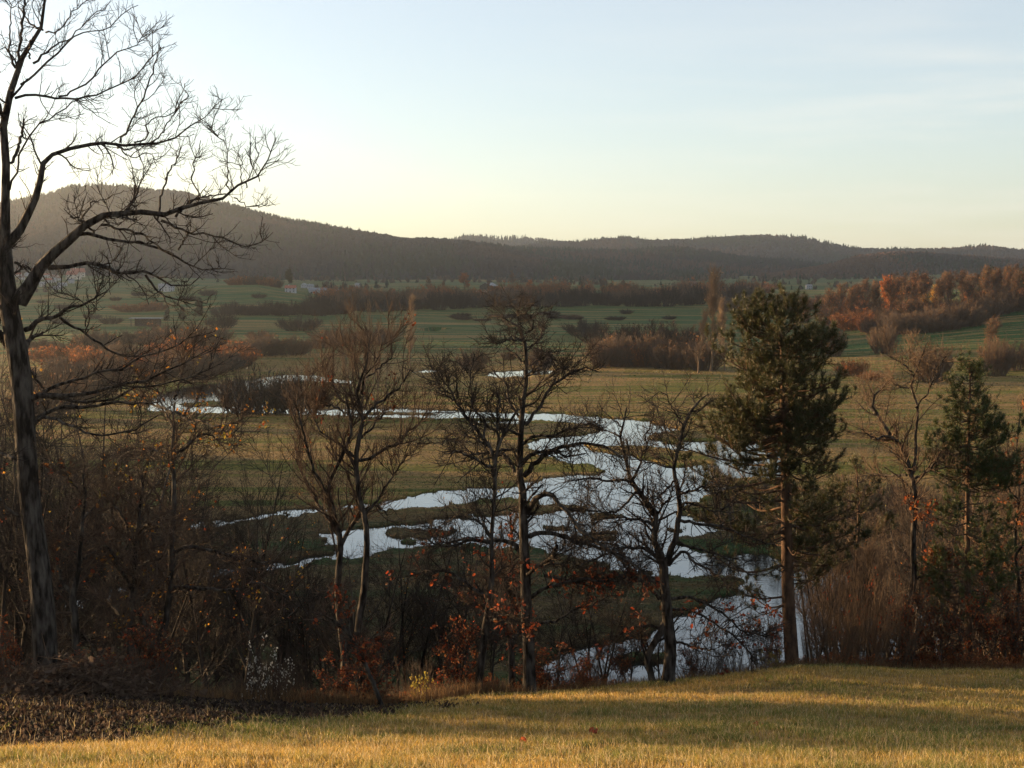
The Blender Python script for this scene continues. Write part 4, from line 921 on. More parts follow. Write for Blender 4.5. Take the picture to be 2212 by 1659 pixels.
pine("dim young pine low down between the tall pine and the smaller pine", 52.0,
 [(1852,1400,9),(1850,1250,8),(1855,1120,6),(1850,1000,3)],
 [(995,1845,1860,1),(1030,1815,1890,1),(1080,1795,1905,.9),(1130,1790,1915,.8),(1200,1790,1910,.5),(1260,1800,1900,.3)],
 33, 0, 45)
# ------------------------------------------------------------------ prototypes for the repeats (kept local, copied many times)
def copy_thing(root, loc, rz, sx, sz, label, group=None, cat=None):
    c = root.copy(); scene.collection.objects.link(c)
    c.location = [float(v) for v in loc]; c.rotation_euler = (0, 0, rz); c.scale = (sx, sx, sz); c["label"] = label
    if cat: c["category"] = cat
    if group: c["group"] = group
    for ch in list(root.children):
        d = ch.copy(); scene.collection.objects.link(d); d.parent = c
        for g in list(ch.children):
            e = g.copy(); scene.collection.objects.link(e); e.parent = d
    return c
class Proto:
    """first use places the built thing itself, later uses copy it"""
    def __init__(s, make): s.make = make; s.root = None
    def put(s, loc, rz, sx, sz, label, group=None, cat=None):
        if s.root is None:
            s.root = s.make(label); r = s.root
            r.location = [float(v) for v in loc]; r.rotation_euler = (0, 0, rz); r.scale = (sx, sx, sz)
            if group: r["group"] = group
            if cat: r["category"] = cat
            return r
        return copy_thing(s.root, loc, rz, sx, sz, label, group, cat)
def bush_maker(name, cat, seed, mat, n1=70, n2=700, n3=2600, wide=1.0, leafn=0, leafcol=None, leafsize=.2, r=.03, rt=.012, stems="stems", up=.5, lean=1.0):
    """unit-size shrub, about 1 m high and 1.7 wide*wide"""
    def f(label):
        rng = np.random.RandomState(seed)
        az = rng.uniform(0, 6.283, n1); rr = np.sqrt(rng.rand(n1)) * .42 * wide
        p = np.stack([rr * np.cos(az), rr * np.sin(az), np.full(n1, -.03)], 1)
        d = np.stack([np.cos(az) * rr * 1.7 * lean, np.sin(az) * rr * 1.7 * lean, np.full(n1, .8)], 1) + rng.normal(0, .16, (n1, 3))
        L = rng.uniform(.62, 1.0, n1) * (1 - .22 * (rr / .42 / wide) ** 2)
        b1 = walks(p, d, L, 6, .07, .12, rng, np.full(n1, r * .2), np.full(n1, r * .08))
        b2 = spawn(b1, n2, 4, (.12, .42), (15, 55), .12, up, rng, tmin=.12, rk=.7, rmin=rt * .12)
        b3 = spawn([b1, b2], n3, 3, (.05, .20), (15, 60), .12, up, rng, tmin=.2, rk=.7, rmin=rt * .10)
        root = empty(name, (0, 0, 0), label, cat)
        V, Q = tubes([b1], [4]); new_obj(stems, V, [Q], mat, root, smooth=False)
        V, Q = tubes([b2, b3], [3, 3]); new_obj("crown", V, [Q], mat, root, smooth=False)
        if leafn:
            P = pick_tips([b2, b3], leafn, rng); V, Fc, C = leaves(P, leafsize, rng, leafcol, lobed=False); new_obj("foliage", V, [Fc], M_leaf, root, cols=C, smooth=False)
        return root
    return Proto(f)
def tree_maker(name, cat, seed, mats, n1=20, n2=220, n3=1300, n4=0, spread=.30, bole=.25, leafn=0, leafcol=None, leafsize=.03, rt=.0011, up=.35, ang=(25, 60), tr=.016, taper=True, jit=.12, stems=1, conif=False):
    """unit-height tree"""
    def f(label):
        rng = np.random.RandomState(seed)
        p = rng.normal(0, .012 * (stems > 1) * 3, (stems, 3)); p[:, 2] = -.02
        d = rng.normal(0, .05 + .14 * (stems > 1), (stems, 3)); d[:, 2] = 1
        T = walks(p, d, rng.uniform(.85, 1.0, stems), 12, .035, .1, rng, np.full(stems, tr), np.full(stems, tr * .12))
        T[:, 0, 3] *= 1.35
        if conif:
            t = rng.rand(n1) * .9 + .05; f_ = t * 11.99; k = f_.astype(int); az = rng.uniform(0, 6.283, n1)
            P0 = T[0, k]; L = (1 - t) * spread + .04
            b1 = walks(P0[:, :3], np.stack([np.cos(az), np.sin(az), .15 + .5 * t], 1), L * rng.uniform(.7, 1.1, n1), 5, .05, .25, rng, np.full(n1, .004), np.full(n1, .0015))
        else:
            b1 = spawn(T, n1, 7, (spread * .7, spread * 1.35), ang, jit * .8, up, rng, tmin=bole, rk=.55, rmin=rt * 2.5, tl=.62)
        b2 = spawn([b1], n2, 5, (spread * .22, spread * .6), (20, 60), jit, up, rng, tmin=.15, rk=.6, rmin=rt * 1.6)
        b3 = spawn([b1, b2], n3, 4, (spread * .10, spread * .30), (20, 65), jit, up, rng, tmin=.15, rk=.6, rmin=rt)
        root = empty(name, (0, 0, 0), label, cat)
        V, Q = tubes([T, b1], [6, 4]); new_obj("trunk", V, [Q], mats[0], root)
        V, Q = tubes([b2, b3], [3, 3]); new_obj("crown", V, [Q], mats[1], root, smooth=False)
        if leafn:
            P = pick_tips([b2, b3], leafn, rng); P = P + rng.normal(0, leafsize * .3, P.shape) - 0
            V, Fc, C = leaves(P, leafsize, rng, leafcol, lobed=False); new_obj("foliage", V, [Fc], M_leaf, root, cols=C, smooth=False)
        return root
    return Proto(f)
RG = np.random.RandomState(99)
WBR = [(0.115, 0.062, 0.032), (0.09, 0.052, 0.030), (0.15, 0.075, 0.034)]
ORG = [(0.34, 0.11, 0.025), (0.27, 0.085, 0.022), (0.22, 0.075, 0.025)]
YEL = [(0.36, 0.19, 0.03), (0.28, 0.15, 0.03), (0.22, 0.13, 0.03)]
DGR = [(0.018, 0.028, 0.012), (0.026, 0.038, 0.014), (0.012, 0.02, 0.010)]
willow = [bush_maker("willow_bush", "bush", 200 + i, M_twig_brown, 110, 1300, 4200, leafn=700, leafcol=WBR, leafsize=.05, r=.05, rt=.030, wide=1.0 + .35 * (i == 2)) for i in range(3)]
darkbush = [bush_maker("thorn_bush", "bush", 230 + i, M_twig_dark, 100, 1300, 4200, leafn=500, leafcol=[(0.03, .022, .016), (.045, .03, .02)], leafsize=.05, r=.05, rt=.030, wide=1.2) for i in range(2)]
rustbush = [bush_maker("rust_bush", "bush", 240 + i, M_twig_rust, 90, 900, 3400, leafn=1400, leafcol=RUST + ORG, leafsize=.06, r=.05, rt=.028, wide=1.1) for i in range(2)]
woodtree = [tree_maker("bare_tree", "tree", 250 + i, (M_twig_brown, M_twig_brown), 26, 330, 2000, spread=.33, bole=.18, leafn=900, leafcol=WBR + RUST, leafsize=.022, rt=.0016, tr=.014) for i in range(3)]
orangetree = [tree_maker("autumn_tree", "tree", 260 + i, (M_twig, M_twig_rust), 26, 300, 1500, spread=.30, bole=.12, leafn=3000, leafcol=ORG, leafsize=.034, rt=.0016) for i in range(1)]
yellowtree = tree_maker("larch_tree", "larch", 266, (M_twig, M_twig_rust), 70, 500, 1200, spread=.24, conif=True, leafn=3600, leafcol=YEL, leafsize=.030, rt=.0015)
spruce = tree_maker("spruce_tree", "spruce", 268, (M_twig, M_twig), 90, 800, 1500, spread=.24, conif=True, leafn=4200, leafcol=DGR, leafsize=.032, rt=.0015)
farpine = tree_maker("scots_pine", "pine tree", 269, (M_pinebark, M_pinebark), 22, 300, 900, spread=.24, bole=.28, leafn=2600, leafcol=[(.035, .04, .014), (.05, .055, .018)], leafsize=.045, rt=.002, up=.3, ang=(50, 85))
poplar = [tree_maker("poplar_tree", "poplar", 270 + i, (M_twig_pale, M_twig_pale), 46, 520, 2600, spread=.22, bole=.16, leafn=260, leafcol=[(.30, .20, .10), (.22, .15, .08)], leafsize=.010, rt=.00062, ang=(15, 40), up=.7, tr=.011) for i in range(2)]
sapling = [tree_maker("willow_tree", "tree", 280 + i, (M_twig_pale, M_twig_pale), 26, 260, 1100, spread=.30, bole=.2, rt=.0006, ang=(10, 32), up=.9, stems=5, tr=.007) for i in range(2)]
thicket = [tree_maker("bare_tree", "tree", 290 + i, (M_bark, M_twig_dark), 24, 260, 1900, spread=.36, bole=.20, rt=.00045, tr=.010, jit=.17, up=.25, ang=(30, 70), stems=1 + (i % 2) * 2, leafn=60, leafcol=GOLD + RED, leafsize=.009) for i in range(4)]
brownthicket = [tree_maker("bare_tree", "tree", 296 + i, (M_bark, M_twig_brown), 28, 340, 3000, spread=.34, bole=.12, rt=.00065, tr=.010, jit=.15, up=.4, ang=(20, 55), stems=3 + i) for i in range(2)]
def near(px, marks):
    for lim, t in marks:
        if px < lim: return t
    return marks[-1][1]
BELT = [(760, 'at the left end of the long belt, by the knoll'), (850, 'in the belt left of the lone poplar'), (930, 'in the belt behind the lone poplar'), (1010, 'in the belt below the orange tree'), (1090, 'in the belt below the barn'), (1170, 'in the belt below the wrapped bales'),
        (1260, 'in the belt above the flat dark meadow bush'), (1380, 'in the belt above the big brown thicket'), (1480, 'in the belt left of the tallest poplar'), (1700, 'in the belt behind the tallest poplar')]
WOOD = [(1800, 'at the low left end of the right wood'), (1900, 'in the left part of the right wood'), (1970, 'left of the yellow larch in the right wood'), (2050, 'behind the yellow larch in the right wood'), (2110, 'behind the orange tree in the right wood'), (2160, 'around the dark spruce in the right wood'), (2230, 'right of the dark spruce in the right wood'), (9999, 'past the right end of the wood in view')]
PINES = [(1640, 'left of the tall pine, on the river bank'), (1740, 'straight behind the tall pine'), (1840, 'between the tall pine and the dim young pine'), (1940, 'behind the dim young pine'), (2050, 'behind the pale limbed tree'), (2150, 'behind the smaller pine'), (9999, 'right of the smaller pine')]
LEFT = [(60, 'behind the big oak trunk'), (180, 'behind the slim trunk'), (300, 'behind the crooked tree'), (400, 'behind the forked tree'), (520, 'right of the forked tree'), (9999, 'left of the bushy bare tree')]
def put_px(P, px, py, hpx, label, wpx=None, group=None, base_w=1.7, cat=None, D=None, sink=0.0):
    if D is None: x, y, z = ground_at(px, py)
    else:
        q = Pt(px, py, D); x, y = q[0], q[1]; z = gz(x, y)
    h = hpx / F * y; s = h if wpx is None else (wpx / F * y) / base_w
    return P.put((x, y, z - sink), RG.uniform(0, 6.28), s, h, label, group, cat)

# ---- single trees and bushes on the plain
put_px(poplar[0], 886, 790, 152, "lone slender pale poplar standing on the green meadow left of the middle", wpx=None)
for (px, py, h, lab) in [(1535, 803, 243, "tallest pale poplar, its twiggy top rising above the skyline fields by the tall pine"), (1508, 806, 150, "lower pale poplar at the left foot of the tallest poplar"), (1566, 800, 170, "lower pale poplar at the right foot of the tallest poplar")]:
    put_px(poplar[1], px, py, h, lab, cat="poplar")
G1 = "young pale willows beyond the bushy tree"
for px, py, h in [(775, 905, 230), (815, 905, 190), (738, 900, 170), (700, 860, 120)]:
    put_px(sapling[RG.randint(2)], px, py, h, {775: "tallest of the pale twiggy willows behind the bushy bare tree", 815: "pale twiggy willow on the water edge, right end of its clump", 738: "pale twiggy willow left of the tallest one in its clump", 700: "small pale willow at the left end of the clump"}[px], group=G1)
B = [  # kind, px, py, w, h, label
 (darkbush, 560, 893, 150, 92, "dark willow bush at the left end of the island in the river bend"),
 (darkbush, 640, 893, 130, 85, "dark willow bush at the right end of the island in the river bend"),
 (darkbush, 520, 889, 90, 70, "low dark bush dipping into the water at the river bend"),
 (willow, 560, 768, 120, 42, "round brown bush on the meadow edge above the river bend"),
 (willow, 625, 766, 85, 42, "brown bush beside its round twin above the river bend"),
 (willow, 515, 773, 70, 36, "small brown bush at the left of the pair above the river bend"),
 (darkbush, 647, 715, 80, 30, "flat dark bush alone on the green meadow, left of the poplar"),
 (willow, 735, 745, 100, 36, "brown bush behind the pale willow tops"),
 (willow, 820, 744, 90, 36, "dark brown bush just left of the lone poplar"),
 (darkbush, 1265, 727, 84, 32, "dark bush with pale litter at its foot, alone on the meadow"),
 (willow, 1022, 800, 52, 46, "small round topped thorn bush by the pond slivers"),
 (willow, 1168, 800, 56, 48, "second round bush by the pond slivers, behind the oak top"),
 (darkbush, 1320, 752, 110, 44, "left end of the big brown thicket on the meadow"),
 (darkbush, 1400, 752, 120, 52, "back middle bush of the big brown thicket"),
 (darkbush, 1470, 752, 110, 48, "back right bush of the big brown thicket"),
 (willow, 1318, 790, 95, 62, "front left bush of the big brown thicket"),
 (willow, 1390, 792, 110, 66, "front middle bush of the big brown thicket"),
 (willow, 1460, 794, 110, 70, "front right bush of the big brown thicket"),
 (willow, 1522, 800, 90, 60, "bush where the big brown thicket meets the poplars"),
 (willow, 1907, 764, 62, 58, "round ball shaped bush alone on the right meadow"),
 (willow, 2012, 826, 78, 78, "tall rounded brown bush on the lit right meadow"),
 (rustbush, 1838, 812, 64, 36, "low rusty bush at the right of the tall pine"),
 (rustbush, 1880, 822, 60, 22, "low strip of rusty scrub right of the tall pine"),
 (willow, 2150, 812, 70, 80, "brown bush below the russet topped tree at the right"),
 (willow, 2195, 800, 90, 62, "brown bush cut by the right edge of the picture"),
 (willow, 1800, 770, 56, 62, "brown bush half hidden by the right flank of the tall pine"),
 (darkbush, 1352, 679, 30, 12, "small dark shrub below the belt, left one of two"),
 (darkbush, 1446, 690, 30, 9, "small dark shrub below the belt, right one of two"),
 (darkbush, 480, 709, 60, 30, "dark shrub in front of the left knoll"),
 (rustbush, 290, 673, 100, 20, "long low bush with a sunlit rim on the left knoll"),
 (rustbush, 335, 671, 60, 24, "rounded bush with a sunlit rim on the left knoll"),
 (willow, 380, 740, 120, 40, "brown bush mound left of the shed meadow"),
 (willow, 450, 748, 110, 42, "brown bush mound right below the knoll"),
]
for K, px, py, w, h, lab in B: put_px(K[RG.randint(len(K))], px, py, h * (1.2 if h > 25 else 1), lab, wpx=w * (1.12 if h > 25 else 1))
put_px(woodtree[0], 2142, 780, 92, "russet topped small tree alone on the right meadow", cat="tree")
put_px(orangetree[0], 1003, 628, 38, "orange leaved round tree left of the barn", wpx=38, base_w=.65)
put_px(orangetree[0], 1144, 634, 30, "small orange tree right of the barn", wpx=26, base_w=.65)
put_px(woodtree[1], 926, 632, 34, "brown twiggy tree left of the orange tree")
put_px(woodtree[2], 958, 636, 28, "low brown tree close by the orange tree")
put_px(woodtree[0], 1056, 632, 24, "brown tree beside the barn wall")
put_px(woodtree[1], 1107, 622, 36, "thin tall tree behind the barn")
put_px(farpine, 624, 627, 42, "dark pine alone on top of the left knoll", D=860)
put_px(spruce, 394, 690, 34, "dark conifer on the left knoll, left of a pair"); put_px(spruce, 430, 684, 48, "taller dark conifer on the left knoll"); put_px(spruce, 360, 694, 30, "small dark conifer beside the shed")
for i, px in enumerate(range(505, 605, 16)):
    put_px((rustbush + willow)[i % 4], px, 628 - (px - 505) * .02, RG.uniform(16, 26), "bush in the sunlit row on top of the left knoll", wpx=RG.uniform(24, 40), group="bushes on top of the left knoll", D=870)
for i in range(13):
    put_px(darkbush[i % 2], 480 + i * 21, 684 - RG.uniform(0, 6), RG.uniform(22, 36), "dark bush in the unbroken row along the foot of the left knoll", wpx=RG.uniform(40, 60), group="dark bushes at the foot of the left knoll")
for px, py, h in [(90, 655, 8), (135, 668, 14), (250, 650, 10), (300, 640, 12), (410, 650, 14), (450, 640, 16), (200, 690, 14), (240, 700, 18), (130, 700, 16), (560, 645, 12)]:
    put_px(darkbush[0], px, py, h, "small bush scattered on the slope of the left knoll", wpx=h * 2.6, group="shrubs scattered on the left knoll")
for px, py, w, h, lab in [(300, 742, 110, 34, "brown bush mound on the meadow in line with the crooked tree top"), (235, 752, 90, 30, "brown bush mound between oak boughs on the left meadow"), (690, 752, 60, 26, "small brown bush just left of the pale willow tops"),
        (1100, 778, 40, 20, "low thorn bush between the pond slivers and the meadow"), (1235, 690, 50, 12, "flat dark scrub on the meadow right of the oak top"), (1330, 692, 44, 10, "flat dark scrub left of the tallest poplar"), (560, 735, 60, 24, "dark shrub above the round brown bushes of the bend")]:
    put_px((willow + darkbush)[RG.randint(5)], px, py, h, lab, wpx=w)
# ---- the belt of bushes across the meadow
for i in range(78):
    u = i / 77.0; px = 690 + u * 960 + RG.uniform(-8, 8)
    row = i % 3
    py = I(px, [690, 1000, 1200, 1400, 1650], [676, 670, 664, 664, 656]) - row * 10 - RG.uniform(0, 5)
    K = [darkbush, willow, rustbush][row] if RG.rand() > .15 else willow
    part = near(px, BELT); kind_ = ["dark front row bush ", "brown middle row bush ", "rusty back row bush "][row]; K = [darkbush, willow, rustbush][row]
    put_px(K[RG.randint(len(K))], px, py, RG.uniform(24, 52) * (1 - .10 * row), kind_ + part, wpx=RG.uniform(40, 72), group="bushes of the long belt across the meadow")
for i in range(14):
    px = RG.uniform(700, 1650); py = I(px, [690, 1200, 1650], [655, 646, 640])
    put_px(woodtree[i % 3] if i % 4 else orangetree[0], px, py, RG.uniform(18, 30), ("small bare tree rising " if i % 4 else "small orange tree rising ") + near(px, BELT), group="small trees in the long belt")
for i in range(16):
    px = RG.uniform(950, 1250); py = RG.uniform(676, 694)
    put_px(darkbush[i % 2], px, py, RG.uniform(6, 12), "low dark scrub in front of the belt", wpx=RG.uniform(24, 50), group="low scrub patches before the belt")
for i in range(10):
    px = 1560 + i * 24; py = 668 - i * .5 + RG.uniform(-3, 6)
    put_px((willow + rustbush)[i % 5], px, py, RG.uniform(22, 40), "brown bush on the meadow either side of the tall pine top", wpx=RG.uniform(40, 60), group="bushes around the tall pine top")
# ---- the wood at the right
cnt = 0
for i in range(110):
    px = 1700 + RG.rand() ** .75 * 640; t = RG.rand()
    D = 480 + 190 * t + 40 * ss(2000, 1750, px)
    q = Pt(px, 650, D); x = q[0]; z = gz(x, D)
    top = I(px, [1700, 1790, 1900, 1990, 2060, 2140, 2212, 2400], [640, 618, 592, 585, 583, 568, 566, 556]) + RG.uniform(0, 26)
    h = float(np.clip((H - slope_of(top) * D) - z, 3, 17))
    K = woodtree[RG.randint(3)]
    if i in (8, 40): K = orangetree[0]
    K.put((x, D, z - .2), RG.uniform(0, 6.28), h * .95, h, ("orange " if i in (8, 40) else ("tall bare russet " if h > 12 else "low bare russet ")) + ("front" if t < .5 else "back") + " tree " + near(px, WOOD), "bare trees of the right wood")
for px, top, D, K, lab in [(2128, 566, 560, spruce, "dark spruce rising out of the right hand wood"), (2214, 560, 520, spruce, "dark spruce at the right edge of the picture"), (2022, 610, 520, yellowtree, "yellow larch in front of the right hand wood"), (1998, 632, 510, yellowtree, "lower yellow larch leaning on the taller one"),
                           (2090, 626, 510, orangetree[0], "orange tree in the right hand wood"), (1925, 632, 520, orangetree[0], "small red orange tree in the right hand wood")]:
    q = Pt(px, 650, D); z = gz(q[0], D); h = (H - float(slope_of(top)) * D) - z
    K.put((q[0], D, z), 1.0, h * (1.0 if K is not spruce else 1.1), h, lab)
for i in range(56):
    u = (i % 28) / 27.0; px = 1805 + u * 395 + RG.uniform(-8, 8)
    py = I(px, [1795, 1893, 1988, 2098, 2164, 2220], [704, 722, 722, 706, 678, 668]) - RG.uniform(0, 9) - 24 * (i // 28)
    K = rustbush if px < 1880 else willow
    put_px(K[RG.randint(len(K))], px, py, RG.uniform(34, 56), ("rusty" if px < 1880 else "brown") + " bush of the " + ("upper" if i // 28 else "lower") + " skirt row, " + near(px, [(1860, "at its left tip"), (1930, "above the ball shaped bush"), (2000, "below the yellow larch"), (2070, "below the orange tree"), (2130, "below the dark spruce"), (9999, "at its right end")]), wpx=RG.uniform(50, 90), group="bushes skirting the right wood")
# ---- willow thickets behind the bend at the left
for i in range(26):
    px = RG.uniform(40, 470); py = RG.uniform(850, 905) if px < 300 else RG.uniform(800, 822)
    put_px((willow + brownthicket)[RG.randint(5)] if px < 300 else willow[RG.randint(3)], px, py, RG.uniform(60, 110) if px < 300 else RG.uniform(36, 60), "brown willow in the thicket " + near(px, [(120, "behind the oak trunk, by the river bend"), (220, "left of the river bend, behind the slim trunk"), (300, "at the left shore of the river bend"), (9999, "behind the far shore of the river bend")]), wpx=RG.uniform(80, 120), group="willows behind the river bend")
for i in range(8):
    put_px(willow[i % 3], 40 + i * 55, 760 + RG.uniform(-20, 8), RG.uniform(20, 36), "brown bush on the meadow behind the oak trunk", wpx=RG.uniform(50, 80), group="bushes behind the oak trunk")
# ---- trees on the hidden slope between the brow and the river
def slope_tree(px, top, D, label, group, K, wide=1.0):
    q = Pt(px, 800, D); x = q[0]; z = gz(x, D); h = (H - float(slope_of(top)) * D) - z
    K.put((x, D, z - .2), RG.uniform(0, 6.28), h * wide, h, label, group)
for i in range(21):
    px = -90 + i * 33 + RG.uniform(-10, 10)
    top = I(px, [-90, 100, 250, 400, 560, 640], [760, 780, 760, 900, 940, 1000]) + RG.uniform(0, 180)
    slope_tree(px, top, RG.uniform(42, 66), "bare tree of the dark tangle, " + near(px, LEFT), "bare trees of the left tangle", thicket[RG.randint(4)])
for i in range(5):
    px = 590 + i * 95 + RG.uniform(-12, 12); slope_tree(px, RG.uniform(1040, 1180), RG.uniform(44, 64), ["bare tree low behind the bushy bare tree", "bare tree low behind the leaning dark stem", "bare tree low left of the slender pale trunk", "bare tree low behind the slender pale trunk", "bare tree low left of the big middle oak"][i], "bare trees behind the middle", thicket[RG.randint(4)])
for i in range(40):
    px = 1560 + i * 18 + RG.uniform(-10, 10)
    top = I(px, [1560, 1650, 1780, 1900, 2212, 2400], [985, 985, 990, 965, 935, 900]) + RG.uniform(0, 130) 
    if px < 1740: top = RG.uniform(975, 1060)
    slope_tree(px, top, (RG.uniform(78, 130) if px > 1900 else RG.uniform(112, 134)) if px > 1740 else RG.uniform(122, 136), "brown twiggy tree " + near(px, PINES), "brown trees behind the pines", (brownthicket + [willow[1]])[RG.randint(3)] if px > 1760 else brownthicket[RG.randint(2)])
for i in range(8):
    px = 1930 + i * 42 + RG.uniform(-14, 14); slope_tree(px, RG.uniform(1020, 1180), RG.uniform(52, 66), "grey bare tree close behind the brow, " + near(px, PINES), "bare trees behind the right brow", thicket[RG.randint(4)])
for i in range(12):      # unseen trees added at the left to shade the left foreground
    x = -15 - RG.rand() * 16; D = (RG.uniform(17.5, 27) - .469 * x) / .883
    thicket[RG.randint(4)].put((x, D, gz(x, D) - .2), RG.uniform(0, 6.28), 9, RG.uniform(8, 12), "bare tree added out of view at the left for its shade", "added shade trees beyond the left edge")

for i in range(26):      # trees added on the unseen spur to raise its shade
    k_ = 46 + i * 3.6 + RG.uniform(-2, 2); q_ = RG.uniform(180, 212); x = .469 * k_ - .883 * q_; D = .883 * k_ + .469 * q_
    thicket[RG.randint(4)].put((x, D, gz(x, D) - .2), RG.uniform(0, 6.28), 9, RG.uniform(7, 10), "bare tree added on the unseen spur for its shade", "added shade trees on the unseen spur")

for i in range(14):
    px = 640 + i * 62 + RG.uniform(-20, 20); slope_tree(px, RG.uniform(1150, 1290), RG.uniform(41, 50), "low bare sapling behind the brow, " + near(px, [(760, "under the bushy bare tree"), (900, "behind the yellow leaved shrub"), (1020, "left of the slender pale trunk"), (1130, "left of the big middle oak"), (1300, "right of the big middle oak"), (1420, "left of the wide forked tree"), (9999, "right of the wide forked tree")]), "low saplings behind the brow", thicket[RG.randint(4)])
for i in range(7):
    px = 1765 + i * 24 + RG.uniform(-8, 8); slope_tree(px, RG.uniform(1080, 1220), RG.uniform(46, 52), "bare sapling crowding right of the tall pine trunk", "saplings right of the tall pine", brownthicket[RG.randint(2)])

for i in range(24):      # the rough brown thicket left of the bend and above it
    px = RG.uniform(120, 530); py = RG.uniform(752, 832) if px < 400 else RG.uniform(765, 806)
    K = (willow + darkbush + rustbush)[RG.randint(7)]
    put_px(K, px, py, RG.uniform(34, 62), "bush of the rough brown thicket " + near(px, [(200, "beyond the slim trunk"), (300, "beyond the crooked tree top"), (400, "beyond the forked tree top"), (9999, "above the left river bend")]), wpx=RG.uniform(70, 130), group="bushes of the rough thicket above the bend")
for i in range(9):
    px = 1290 + i * 27 + RG.uniform(-8, 8)
    put_px((willow + rustbush)[i % 5], px, 796 + RG.uniform(-6, 3), RG.uniform(44, 66), "rusty bush in the front edge of the big brown thicket", wpx=RG.uniform(50, 80), group="front edge of the big brown thicket")
# ------------------------------------------------------------------ buildings
def box(x0, x1, y0, y1, z0, z1):
    v = [(x, y, z) for z in (z0, z1) for x, y in ((x0, y0), (x1, y0), (x1, y1), (x0, y1))]
    return v, [(3, 2, 1, 0), (4, 5, 6, 7), (0, 1, 5, 4), (1, 2, 6, 5), (2, 3, 7, 6), (3, 0, 4, 7)]
def boxes(L):
    V = []; Fc = []
    for b in L:
        v, f = box(*b); k = len(V); V += v; Fc += [tuple(i + k for i in q) for q in f]
    return V, [np.array(Fc)]
def plain_mat(name, c1, c2, s=1.5, rough=.9, bump=.1): return noise_mat(name, c1, c2, scale=s, rough=rough, bump=bump)
M_white = plain_mat("render_white", (.27, .275, .28), (.36, .365, .37)); M_cream = plain_mat("render_cream", (.42, .36, .28), (.52, .46, .38)); M_greyw = plain_mat("render_grey", (.22, .23, .24), (.30, .31, .32))
M_redroof = plain_mat("red_tiles", (.20, .075, .05), (.30, .12, .08)); M_brownroof = plain_mat("brown_tiles", (.10, .065, .05), (.17, .11, .085)); M_greyroof = plain_mat("grey_sheet", (.12, .13, .145), (.20, .21, .23), rough=.5)
M_glass = plain_mat("window_dark", (.02, .025, .03), (.03, .035, .04), rough=.2, bump=0); M_wood = plain_mat("weathered_boards", (.05, .042, .036), (.10, .085, .072), 2.5); M_stone = plain_mat("pale_stone", (.45, .33, .26), (.60, .46, .38))
def gable_house(wall, roof, w=12, d=9, h=5.2, rh=3.0, storeys=2, name="house", cat="house"):
    def f(label):
        root = empty(name, (0, 0, 0), label, cat)
        a, b = w / 2, d / 2
        V = [(-a, -b, -1), (a, -b, -1), (a, b, -1), (-a, b, -1), (-a, -b, h), (a, -b, h), (a, b, h), (-a, b, h), (-a, 0, h + rh), (a, 0, h + rh)]
        new_obj("wall", V, [np.array([(3, 2, 1, 0), (0, 1, 5, 4), (2, 3, 7, 6)]), np.array([(1, 2, 6, 9, 5), (3, 0, 4, 8, 7)])], wall, root, smooth=False)
        o = .5; t = .22; s = rh / b
        def slab(sg):
            y0, z0 = sg * (b + o), h - o * s; y1, z1 = 0, h + rh
            v = [(-a - o, y0, z0 + .03), (a + o, y0, z0 + .03), (a + o, y1, z1 + .03), (-a - o, y1, z1 + .03)]
            return v + [(x, y, z + t) for x, y, z in v]
        V = slab(-1) + slab(1); q = [(0, 1, 2, 3), (4, 7, 6, 5), (0, 4, 5, 1), (1, 5, 6, 2), (2, 6, 7, 3), (3, 7, 4, 0)]
        rf = new_obj("roof", V, [np.array(q + [tuple(i + 8 for i in p) for p in q])], roof, root, smooth=False)
        V, Fc = boxes([(-a * .4, -a * .4 + .7, -.9, -.2, h + rh * .6, h + rh + 1.0)]); new_obj("chimney", V, Fc, wall, rf, smooth=False)
        for lv in range(storeys):
            for i in range(3):
                x = -a + w * (i + .5) / 3; z = 1.0 + lv * 2.6
                if lv == 0 and i == 1: continue
                V, Fc = boxes([(x - .5, x + .5, -b - .04, -b + .04, z, z + 1.25)]); new_obj("window", V, Fc, M_glass, root, smooth=False)
        for z in ([1.0, 3.6] if storeys == 2 else [1.0]):
            V, Fc = boxes([(-a - .04, -a + .04, -.6, .6, z, z + 1.25)]); new_obj("window", V, Fc, M_glass, root, smooth=False)
        V, Fc = boxes([(-.55, .55, -b - .05, -b + .05, -.2, 2.1)]); new_obj("door", V, Fc, M_wood, root, smooth=False)
        return root
    return Proto(f)
HS = dict(wr=gable_house(M_white, M_redroof), wb=gable_house(M_white, M_brownroof), wg=gable_house(M_white, M_greyroof, 10, 8), cr=gable_house(M_cream, M_redroof, 14, 10, 5.5, 4.0), gg=gable_house(M_greyw, M_greyroof, 16, 9, 3.6, 2.2, 1))
def house(k, px, py, wpx, rz, label, group):
    x, y, z = ground_at(px, py); s = wpx / F * y / (17.0 if k == 'gg' else 13.0); s = float(np.clip(s, .5, 2.2))
    return HS[k].put((x, y, z), R(rz), s, s, label, group)
VL = "houses of the village under the left hill"
